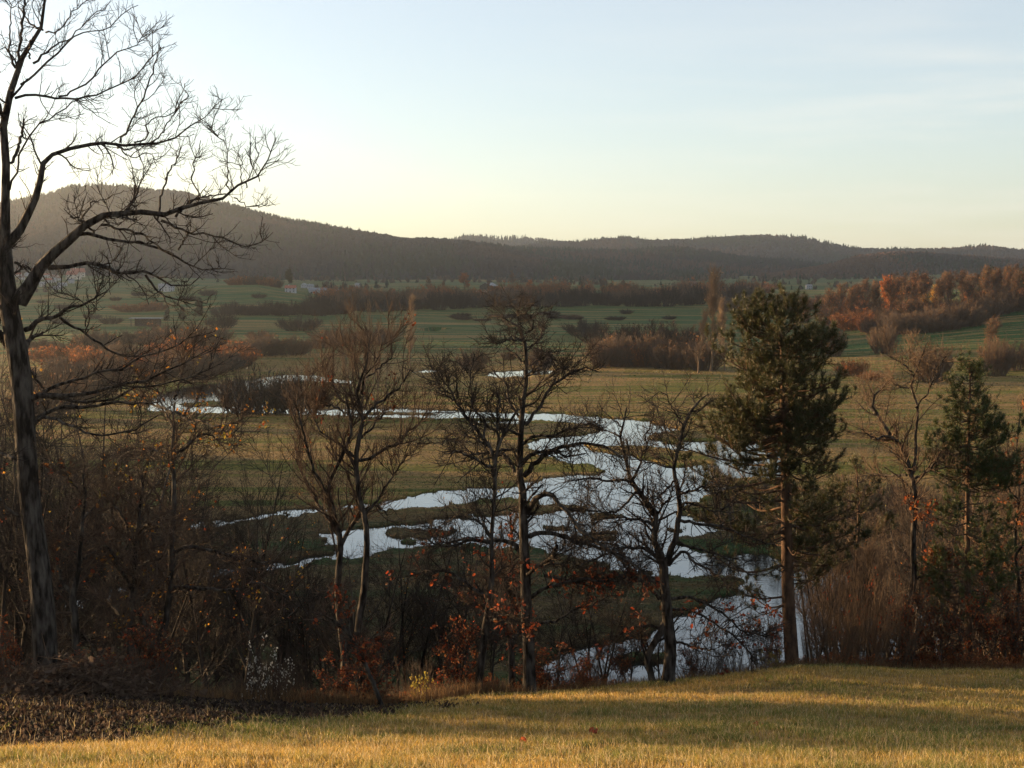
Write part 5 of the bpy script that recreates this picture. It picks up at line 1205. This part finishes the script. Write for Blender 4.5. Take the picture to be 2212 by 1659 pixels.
for k, cx_, cy_, w, rz, lab in [("wr",200,300,75,8,"low white house at the left end of the village under the left hill"),("wg",300,290,36,70,"small white house behind the village's left end"),("wg",283,395,62,80,"white gabled house in front, left of the village"),
    ("wr",515,300,40,10,"small white house standing alone above the left village"),("wb",600,335,95,-5,"wide tan roofed house in the middle of the left village"),("wg",592,360,45,85,"pale blue grey gable end beside the wide tan roof"),
    ("wb",640,340,70,60,"pale gabled house right of the blue grey one"),("wr",540,365,80,5,"white row house low in the left village"),("cr",768,275,95,4,"pink roofed white house at the top of the left village"),
    ("cr",860,300,130,30,"largest red roofed house of the left village"),("cr",815,325,125,-12,"broad cream house in front of the largest red roof"),("wg",790,370,60,10,"small white house below the broad cream house"),
    ("gg",630,435,90,0,"low grey shed at the front of the left village"),("wg",470,405,55,20,"grey white house at the front of the left village"),("wb",440,330,45,75,"narrow brown roofed house left of the tan roof"),
    ("wr",350,280,50,0,"white house half hidden by the oak trunk"),("gg",690,400,50,10,"small grey shed below the red roofs"),("wb",240,330,60,15,"brown roofed house behind the oak limb")]:
    house(k, .1953 * cx_, 540 + .1953 * cy_, w * .1953, rz, lab, VL)
VM = "houses of the hamlet behind the left knoll"
for k, px, py, w, rz, lab in [("gg",687,636,40,2,"long grey roofed hall behind the left knoll"),("wr",698,638,20,-4,"red roofed house at the end of the long grey hall"),("wg",671,624,12,20,"small pale house above the grey hall"),("wg",657,622,10,70,"tiny house left above the grey hall"),
    ("wg",773,622,13,12,"small white house alone in the fields right of the grey hall"),("wr",628,632,14,0,"white house beside the dark knoll pine"),("gg",726,634,18,8,"low shed right of the grey hall"),("wg",352,628,14,10,"small pale house over the left knoll crest"), ("wg",365,630,9,60,"tiny pale house next to the one over the left knoll crest")]:
    house(k, px, py, w, rz, lab, VM)
VC = "houses of the middle village"
for k, cx_, cy_, w, rz, lab in [("wg",800,312,75,4,"grey roofed white house at the left end of the middle village"),("wb",1000,305,72,20,"white house with brown roof left in the middle village"),("wr",1088,283,34,0,"tiny red roofed house in the middle village"),
    ("wb",1215,278,74,-8,"wide house with low brown roof in the middle village"),("wg",1275,285,50,5,"pale house joined to the wide brown roof"),("gg",1378,275,44,10,"grey barn left of the church"),("wg",1455,320,52,85,"white house front below the church"),
    ("wr",1645,275,24,0,"tiny house with an orange roof right of the church"),("wg",1682,280,34,15,"white house right of the orange roof"),("wg",1610,287,22,40,"tiny white house between church and orange roof"),("wb",1800,308,54,-10,"house at the right end of the middle village"),
    ("wg",1370,303,18,0,"tiny white hut below the grey barn"),("wg",1030,312,36,80,"white gable beside the brown roofed house"),("gg",1730,300,30,0,"little grey shed near the right end of the middle village")]:
    house(k, 810 + .1953 * cx_, 540 + .1953 * cy_, w * .1953, rz, lab, VC)
house("wb", 1497, 617, 13, 0, "lone white house seen through the tallest poplar", None)
house("wg", 1747, 625, 13, 8, "lone white gabled house below the far right slope", None)
# church
x, y, z = ground_at(1102, 590)
ch = gable_house(M_white, M_greyroof, 15, 8, 6, 3.4, 1, "church", "church").put((x, y, z), R(10), 1, 1, "small white church with a pointed tower above the middle village")
V, Fc = boxes([(-11.2, -7.6, -1.8, 1.8, -1, 13)]); tw = new_obj("tower", V, Fc, M_white, ch, smooth=False)
V = [(-11.5, -2.1, 13), (-7.3, -2.1, 13), (-7.3, 2.1, 13), (-11.5, 2.1, 13), (-9.4, 0, 18)]
new_obj("spire", V, [np.array([(3, 2, 1, 0)]), np.array([(0, 1, 4), (1, 2, 4), (2, 3, 4), (3, 0, 4)])], M_greyroof, tw, smooth=False)
V, Fc = boxes([(-9.9, -8.9, -1.86, -1.74, 9.5, 11.6)]); new_obj("window", V, Fc, M_glass, tw, smooth=False)
# the barn on the rise in the middle
x, y, z = ground_at(1056, 626, 1100)
bn = gable_house(M_wood, M_greyroof, 20, 14, 4.2, 3.4, 1, "barn", "barn").put((x, y, z), R(68), .62, .62, "dark wooden barn with a wide low gable beside the orange tree")
V, Fc = boxes([(-4, 8, -13.5, -7.2, -1, 3.0)]); an = new_obj("annex", V, Fc, M_wood, bn, smooth=False)
V, Fc = boxes([(-4.6, 8.6, -14.2, -6.9, 3.02, 3.3)]); new_obj("annex_roof", V, Fc, M_greyroof, an, smooth=False)
def bale(label, px, py):
    x, y, z = ground_at(px, py, 1100); n = 18; th = np.arange(n) * 2 * math.pi / n
    V = []; rad = [1.15, 1.3, 1.3, 1.15]; yy = [-.75, -.62, .62, .75]
    for r_, u in zip(rad, yy): V += [(r_ * math.cos(t), u, 1.25 + r_ * math.sin(t)) for t in th]
    i = np.arange(4 * n).reshape(4, n); j = np.roll(i, -1, 1)
    o = new_obj("hay_bale", V, [np.stack([i[:-1], j[:-1], j[1:], i[1:]], -1).reshape(-1, 4), i[0][::-1][None], i[3][None]], M_white)
    o.location = (x, y, z); o.rotation_euler = (0, 0, R(20)); o["label"] = label; o["category"] = "hay bale"; o["group"] = "wrapped bales by the barn"
bale("white wrapped round bale nearer the barn", 1090, 627); bale("white wrapped round bale farther right of the barn", 1098, 628)
def rocks(label, px, py, n, w, seed, mat, D=None):
    x, y, z = ground_at(px, py, 1200); rg = np.random.RandomState(seed); V = []; Fc = []
    for i in range(n):
        c = np.array([rg.uniform(-w, w), rg.uniform(-1, 1), rg.uniform(.2, .8)]); s = rg.uniform(.5, 1.0); k = len(V)
        dirs = [(1, 0, 0), (0, 1, 0), (-1, 0, 0), (0, -1, 0), (0, 0, 1), (0, 0, -1)]
        V += [tuple(c + np.array(d) * s * rg.uniform(.7, 1.3)) for d in dirs]
        for a in range(4): Fc += [(k + a, k + (a + 1) % 4, k + 4), (k + (a + 1) % 4, k + a, k + 5)]
    o = new_obj("stone_heap", V, [np.array(Fc)], mat, smooth=False); o.location = (x, y, z); o["label"] = label; o["category"] = "stones"
rocks("pinkish heap of sunlit stones below the barn", 1036, 633, 14, 4.5, 4, M_stone)
# field shelter on the left meadow: flat roof on posts with a board back
x, y, z = ground_at(316, 706); sh = empty("field_shelter", (x, y, z), "low open shelter with a flat pale roof on the left meadow", "shelter"); w = 68 / F * y / 2; hh = 17 / F * y
V, Fc = boxes([(-w, w, -3.2, 3.2, hh, hh + .25)]); new_obj("roof", V, Fc, M_greyroof, sh, smooth=False)
V, Fc = boxes([(-w * .85, w * .85, 2.7, 2.9, -.3, hh - .01)]); new_obj("back_wall", V, Fc, M_wood, sh, smooth=False)
for i in range(4):
    px_ = -w * .85 + i * w * 1.7 / 3; V, Fc = boxes([(px_ - .12, px_ + .12, -2.8, -2.56, -.3, hh - .01)]); new_obj("post", V, Fc, M_wood, sh, smooth=False)
# lattice mast on the sunlit ridge
r = RIDGES["sunlit_ridge"]; px0 = 1882; Dm = 2240; zm = float(ridge_z(r, np.array([px0 * 1.0]), np.array([float(Dm)]))[0]); xm = (px0 - CX) / F * Dm
mast = empty("lattice_mast", (xm, Dm, zm), "thin steel lattice mast standing on the russet ridge at the right", "mast")
def bar(a, b, r_): return np.array([[(*a, r_), (*b, r_)]], float)
bars = [bar((sx * 1.8, sy * 1.8, -1), (sx * .4, sy * .4, 19), .12) for sx in (-1, 1) for sy in (-1, 1)]
for k in range(6):
    z0, z1 = k * 3.0, k * 3.0 + 3; q0, q1 = 1.8 - z0 * .074, 1.8 - z1 * .074
    bars += [bar((-q0, -q0, z0), (q1, -q1, z1), .07), bar((q0, -q0, z0), (-q1, -q1, z1), .07)]
V, Q = tubes(bars, [4] * len(bars)); new_obj("tower", V, [Q], M_greyroof, mast, smooth=False)
V, Q = tubes([bar((-3.4, 0, 15), (3.4, 0, 15), .12), bar((-2.6, 0, 17.6), (2.6, 0, 17.6), .12)], [4, 4]); new_obj("crossarms", V, [Q], M_greyroof, mast, smooth=False)

# ------------------------------------------------------------------ undergrowth along the brow
def brow(px, off=0.0):
    """ground point on the brow under picture column px"""
    D = float(I(px, CREST_PX, CREST_D)) + off; q = Pt(px, float(I(px, CREST_PX, CREST_PY)), D); return q[0], D, gz(q[0], D)
redsap = [tree_maker("oak_sapling", "young oak", 310 + i, (M_bark, M_twig), 22, 200, 700, spread=.42, bole=.06, rt=.0022, leafn=1100, leafcol=RED + RUST[:2] + [(.07,.035,.02)], leafsize=.038, tr=.012, stems=2 + i, up=.2, ang=(35, 75)) for i in range(3)]
dry = [bush_maker("bramble", "bramble", 320 + i, M_twig_rust, 60, 420, 1400, leafn=900, leafcol=RUST + RED, leafsize=.075, r=.03, rt=.022, wide=1.1) for i in range(2)]
bare = [bush_maker("bare_shrub", "shrub", 330 + i, M_twig, 40, 260, 1300, r=.035, rt=.022, wide=.8, lean=1.5) for i in range(3)]
hazel = [bush_maker("hazel_shrub", "hazel", 340 + i, M_twig_brown, 48, 300, 1500, r=.028, rt=.010, wide=.55, lean=1.9, leafn=90, leafcol=RED, leafsize=.03) for i in range(2)]
yel = bush_maker("yellow_shrub", "shrub", 346, M_twig_brown, 26, 140, 500, leafn=420, leafcol=[(.34, .26, .05), (.28, .24, .05), (.24, .14, .03)], leafsize=.06, r=.03, rt=.016, wide=.7)
clem = bush_maker("clematis_bush", "climbing shrub", 347, M_twig, 60, 500, 1600, leafn=520, leafcol=[(.55, .52, .46), (.42, .40, .35), (.30, .29, .26)], leafsize=.034, r=.03, rt=.014, wide=1.0)
def put_brow(P, px, hpx, wpx, label, off=1.0, group=None, bw=1.0):
    x, D, z = brow(px, off); h = hpx / F * D; P.put((x, D, z - .1), RG.uniform(0, 6.28), wpx / F * D / bw, h, label, group)
for px, h, w, lab in [(1148, 120, 170, "dense dark red leafed young oak at the foot of the big middle oak"), (985, 190, 120, "red leafed young oak leaning by the slender trunk"), (790, 170, 130, "red leafed young oak under the bushy bare tree"),
                      (730, 130, 120, "low red leafed oak left of the leaning dark stem"), (1265, 90, 70, "small red leafed oak right of the middle oak"), (1345, 110, 70, "red leafed young oak by the bent short stem"), (1485, 85, 60, "small red leafed oak right of the wide forked tree"),
                      (1672, 130, 60, "thin red leafed oak against the tall pine trunk"), (1960, 200, 110, "tall red leafed young oak between the pines"), (2035, 170, 100, "brown leafed young oak left of the small pine trunk"), (2140, 190, 110, "russet young oak right of the small pine trunk"),
                      (2200, 170, 90, "russet young oak at the right edge on the brow"), (330, 190, 150, "dark red leafed oak under the forked tree"), (300, 110, 110, "low red leafed oak at the foot of the crooked tree"), (20, 180, 110, "dim red leafed oak left of the big trunk"), (225, 130, 100, "small red leafed oak right of the slim trunk")]:
    put_brow(redsap[RG.randint(3)], px, h, w, lab, RG.uniform(.3, 2.0), None, .75)
for px in list(range(650, 1080, 27)):
    put_brow(dry[RG.randint(2)], px, RG.uniform(34, 80), RG.uniform(70, 120), "rusty bramble in the strip along the brow left of the middle", RG.uniform(0.2, 2.5), "rusty brambles along the brow", 1.9)
for i, px in enumerate(list(range(1100, 1300, 30)) + list(range(1740, 2260, 26))):
    put_brow(dry[i % 2], px, RG.uniform(24, 60), RG.uniform(60, 110), "low bramble at the brow under the right hand trees" if px > 1500 else "low bramble at the brow under the middle oak", RG.uniform(.4, 2), "brambles under the right hand trees" if px > 1500 else "brambles under the middle oak", 1.9)
for px, h, w, lab in [(1205, 110, 90, "bare shrub against the near water, right of the middle oak"), (1250, 130, 90, "bare shrub left of the wide forked tree"), (1310, 100, 80, "low bare shrub close left of the bent short stem"), (1500, 120, 90, "bare shrub against the near water, right of the wide forked tree"),
                      (1545, 110, 80, "bare shrub midway between the forked tree and the tall pine"), (1590, 90, 80, "low bare shrub left of the tall pine"), (1650, 150, 70, "bare shrub touching the tall pine trunk"), (900, 140, 120, "bare shrub behind the yellow leaved one"), (560, 120, 140, "dark bare shrub under the clematis"), (660, 110, 120, "bare shrub right of the clematis"),
                      (470, 90, 130, "dark bare shrub right of the forked tree"), (400, 80, 120, "dark bare shrub at the foot of the forked tree")]:
    put_brow(bare[RG.randint(3)], px, h, w, lab, RG.uniform(.5, 2), None, 1.3)
for px, h, w, lab in [(1800, 270, 130, "hazel of many tall stems right of the tall pine"), (1860, 300, 200, "widest many stemmed hazel between the pines"), (1930, 240, 140, "many stemmed hazel right of the widest one"), (1752, 170, 60, "small hazel close right of the tall pine trunk")]:
    put_brow(hazel[RG.randint(2)], px, h, w, lab, RG.uniform(.5, 1.5), None, 1.35)
put_brow(yel, 905, 105, 70, "shrub with yellow green leaves on the brow left of the middle", .4, None, 1.2)
put_brow(yel, 1668, 70, 60, "small yellow green shrub left of the tall pine foot", .4, None, 1.2)
put_brow(clem, 580, 185, 140, "shrub covered in fluffy white seed heads", .5, None, 1.6)
for i in range(13):
    put_brow(bare[i % 3], -20 + i * 30, RG.uniform(60, 130), RG.uniform(90, 150), "dark bare shrub along the shaded brow at the left", RG.uniform(-.5, 2), "dark shrubs on the shaded left brow", 1.3)
# brushwood pile left
rngb = np.random.RandomState(41)
x, D, z = brow(160, -1.0)
n = 420; p0 = np.stack([rngb.normal(0, .9, n), rngb.normal(0, .5, n), rngb.rand(n) * .3], 1); p0[:, 2] += .55 * np.exp(-(p0[:, 0] / .8) ** 2) * rngb.rand(n)
bb = walks(p0, np.stack([rngb.normal(0, 1, n), rngb.normal(0, .7, n), rngb.normal(0, .22, n)], 1), rngb.uniform(.3, 1.1, n), 4, .12, 0, rngb, np.full(n, .010), np.full(n, .004))
root = empty("brushwood_pile", (x, D, z), "heap of dead twigs and brown leaves right of the big oak's foot", "brush pile")
V, Q = tubes([bb], [4]); new_obj("twigs", V, [Q], M_twig, root, smooth=False)
V, Fc, C = leaves(np.concatenate([p0] * 3) + rngb.normal(0, .1, (3 * n, 3)), .12, rngb, [(.07, .045, .03), (.05, .03, .02), (.10, .07, .05)]); new_obj("dead_leaves", V, [Fc], M_leaf, root, cols=C, smooth=False)

# ------------------------------------------------------------------ grass, litter, tall dry stems
def blades(name, x, y, z, h, w, col, rng, label, bend=.45, tipc=1.15):
    n = len(x); az = rng.uniform(0, 6.283, n); lean = rng.normal(0, bend, (n, 2)) * h[:, None]
    wx, wy = np.cos(az) * w / 2, np.sin(az) * w / 2
    p = np.stack([x, y, z - .01], 1); m = p + np.stack([lean[:, 0] * .35, lean[:, 1] * .35, h * .6], 1); t = p + np.stack([lean[:, 0], lean[:, 1], h * rng.uniform(.75, 1.0, n)], 1)
    W = np.stack([wx, wy, 0 * wx], 1)
    V = np.stack([p - W, p + W, m + W * .7, m - W * .7, t], 1).reshape(-1, 3)
    i = np.arange(n)[:, None] * 5
    C = np.repeat(col, 5, 0).reshape(n, 5, 3); C[:, :2] *= .75; C[:, 4] *= tipc
    o = new_obj(name, V, [i + np.array([[0, 1, 2, 3]]), i + np.array([[3, 2, 4]])], M_grass, cols=C.reshape(-1, 3), smooth=False, props={"kind": "stuff"})
    o["label"] = label
    return o
rngg = np.random.RandomState(5)
def near_field(n, dmin=12.0, pw=1.0):
    t = rngg.rand(n); D = dmin * (47.0 / dmin) ** (t ** pw); u = rngg.uniform(-.46, .46, n); return u * D, D
x, D = near_field(520000); 
pxv = CX + F * x / (D * 1.02 + 2.2); cd = I(pxv, CREST_PX, CREST_D)
lit = litter_f(pxv, x, D)
cl = fbm(x / .45, D / .45, 3); keep = (D < cd + 1.6) & (rngg.rand(len(x)) > lit * .88) & (rngg.rand(len(x)) < .75 + cl)
x, D, cl, pxv = x[keep], D[keep], cl[keep], pxv[keep]; z = z_near(x, D)
big = fbm(x / 3.5 + 7, D / 3.5, 3); n = len(x)
g = np.array([.12, .14, .032]); gd = np.array([.42, .27, .07]); tn = np.array([.46, .36, .19]); rd = np.array([.24, .11, .04])
q = np.clip(.48 - big * 1.3 - cl * .9 + rngg.normal(0, .28, n), 0, 1)[:, None]
col = g * (1 - q) + gd * q
pick = rngg.rand(n); col[pick < .16] = tn; col[(pick > .16) & (pick < .20)] = rd
col *= rngg.uniform(.7, 1.25, (n, 1))
h = (.075 + .07 * np.clip(cl + .3, 0, 1)) * rngg.uniform(.55, 1.35, n)
blades("meadow_grass", x, D, z, h, .0045 + .00022 * D, col, rngg, "short golden green grass of the sloping meadow in front")
x, D = near_field(5200); pxv = CX + F * x / (D * 1.02 + 2.2); cd = I(pxv, CREST_PX, CREST_D); keep = (D < cd + .5) & ~((pxv < 1000) & (D > 25)); x, D = x[keep], D[keep]; n = len(x)
blades("dry_stalks", x, D, z_near(x, D), rngg.uniform(.14, .32, n), np.full(n, .006), np.tile([.38, .30, .17], (n, 1)) * rngg.uniform(.7, 1.2, (n, 1)), rngg, "thin pale seed stalks standing above the meadow grass", .3)
# tall tawny stems along the brow
px_ = np.concatenate([rngg.uniform(640, 1100, 8000), rngg.uniform(1100, 2300, 9000), rngg.uniform(-100, 640, 3500)]); n = len(px_)
D = I(px_, CREST_PX, CREST_D) + rngg.uniform(-.5, 2.2, n); x = (px_ - CX) / F * (D * 1.02 + 2.0); 
hh = np.where(px_ < 1100, rngg.uniform(.15, .6, n), rngg.uniform(.12, .38, n))
blades("tall_dry_grass", x, D, z_near(x, D), hh, np.full(n, .010), np.array([.15, .092, .045]) * rngg.uniform(.6, 1.5, (n, 1)), rngg, "tall tawny grass and weed stems along the brow", .28)
# fallen leaves in the shade at the left and a scatter on the grass
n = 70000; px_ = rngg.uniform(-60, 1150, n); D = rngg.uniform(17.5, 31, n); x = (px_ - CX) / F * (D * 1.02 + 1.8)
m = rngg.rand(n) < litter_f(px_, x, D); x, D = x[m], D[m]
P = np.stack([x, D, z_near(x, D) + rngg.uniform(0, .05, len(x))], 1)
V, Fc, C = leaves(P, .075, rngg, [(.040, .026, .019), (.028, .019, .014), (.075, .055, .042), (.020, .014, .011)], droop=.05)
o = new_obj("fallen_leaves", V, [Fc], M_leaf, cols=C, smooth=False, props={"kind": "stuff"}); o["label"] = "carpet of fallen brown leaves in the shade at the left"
for i in range(3):
    D = rngg.uniform(17, 36); x = rngg.uniform(-.2, .36) * D
    if i < 3: px0, D = [(1290, 20.5), (1130, 19), (1650, 22)][i]; x = (px0 - CX) / F * D
    V, Fc, C = leaves(np.zeros((5, 3)) + rngg.normal(0, .04, (5, 3)), .085, rngg, [(.20, .05, .02), (.14, .04, .02)], droop=0)
    o = new_obj("oak_leaf", V, [Fc], M_leaf, cols=C, smooth=False); o.location = (x, D, float(z_near(np.array([x]), np.array([D]))[0]) + .07); o["label"] = "fallen red oak leaf cluster lying on the meadow grass"; o["category"] = "leaf"; o["group"] = "red leaves on the meadow grass"
# tussocks of the flood meadow
n = 210000; py = rngg.uniform(742, 1490, n) ** 1.0; D = H / slope_of(py); u = rngg.uniform(-.44, .44, n); x = u * (D + 2)
sh = shore(x, D); bands_ = fbm(x / 60.0, D / 9.0, 4) + 0.5 * fbm(x / 14.0 + 50, D / 4.0, 3)
keep = (sh > .25) & (rngg.rand(n) < .55 + bands_ * .8); x, D, sh, bands_ = x[keep], D[keep], sh[keep], bands_[keep]; n = len(x); z = ground_z(x, D)
q = np.clip(.5 + 1.5 * bands_ + rngg.normal(0, .2, n), 0, 1)[:, None]
col = (np.array([.045, .085, .024]) * (1 - q) + np.array([.150, .108, .046]) * q) * (.55 + .45 * ss(130, 155, D))[:, None]  # nearer tussocks darkened to match the painted valley shade
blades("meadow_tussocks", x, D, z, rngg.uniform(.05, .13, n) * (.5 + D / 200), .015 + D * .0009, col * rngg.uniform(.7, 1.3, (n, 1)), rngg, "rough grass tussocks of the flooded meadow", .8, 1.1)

# reeds and sedge fringing the shores
n = 420000; py = rngg.uniform(750, 1490, n); D = H / slope_of(py); x = rngg.uniform(-.42, .42, n) * (D + 2); sh = shore(x, D)
keep = (sh > -.12) & (sh < rngg.uniform(.1, 1.1, n)) & (fbm(x / 5.0, D / 5.0, 3) > -.22); x, D = x[keep], D[keep]; n = len(x)
blades("shore_sedge", x, D, ground_z(x, D), rngg.uniform(.12, .42, n), .02 + D * .0006, np.array([.085, .062, .030]) * rngg.uniform(.5, 1.4, (n, 1)), rngg, "brown sedge fringing the river shores and islets", .35, 1.1)
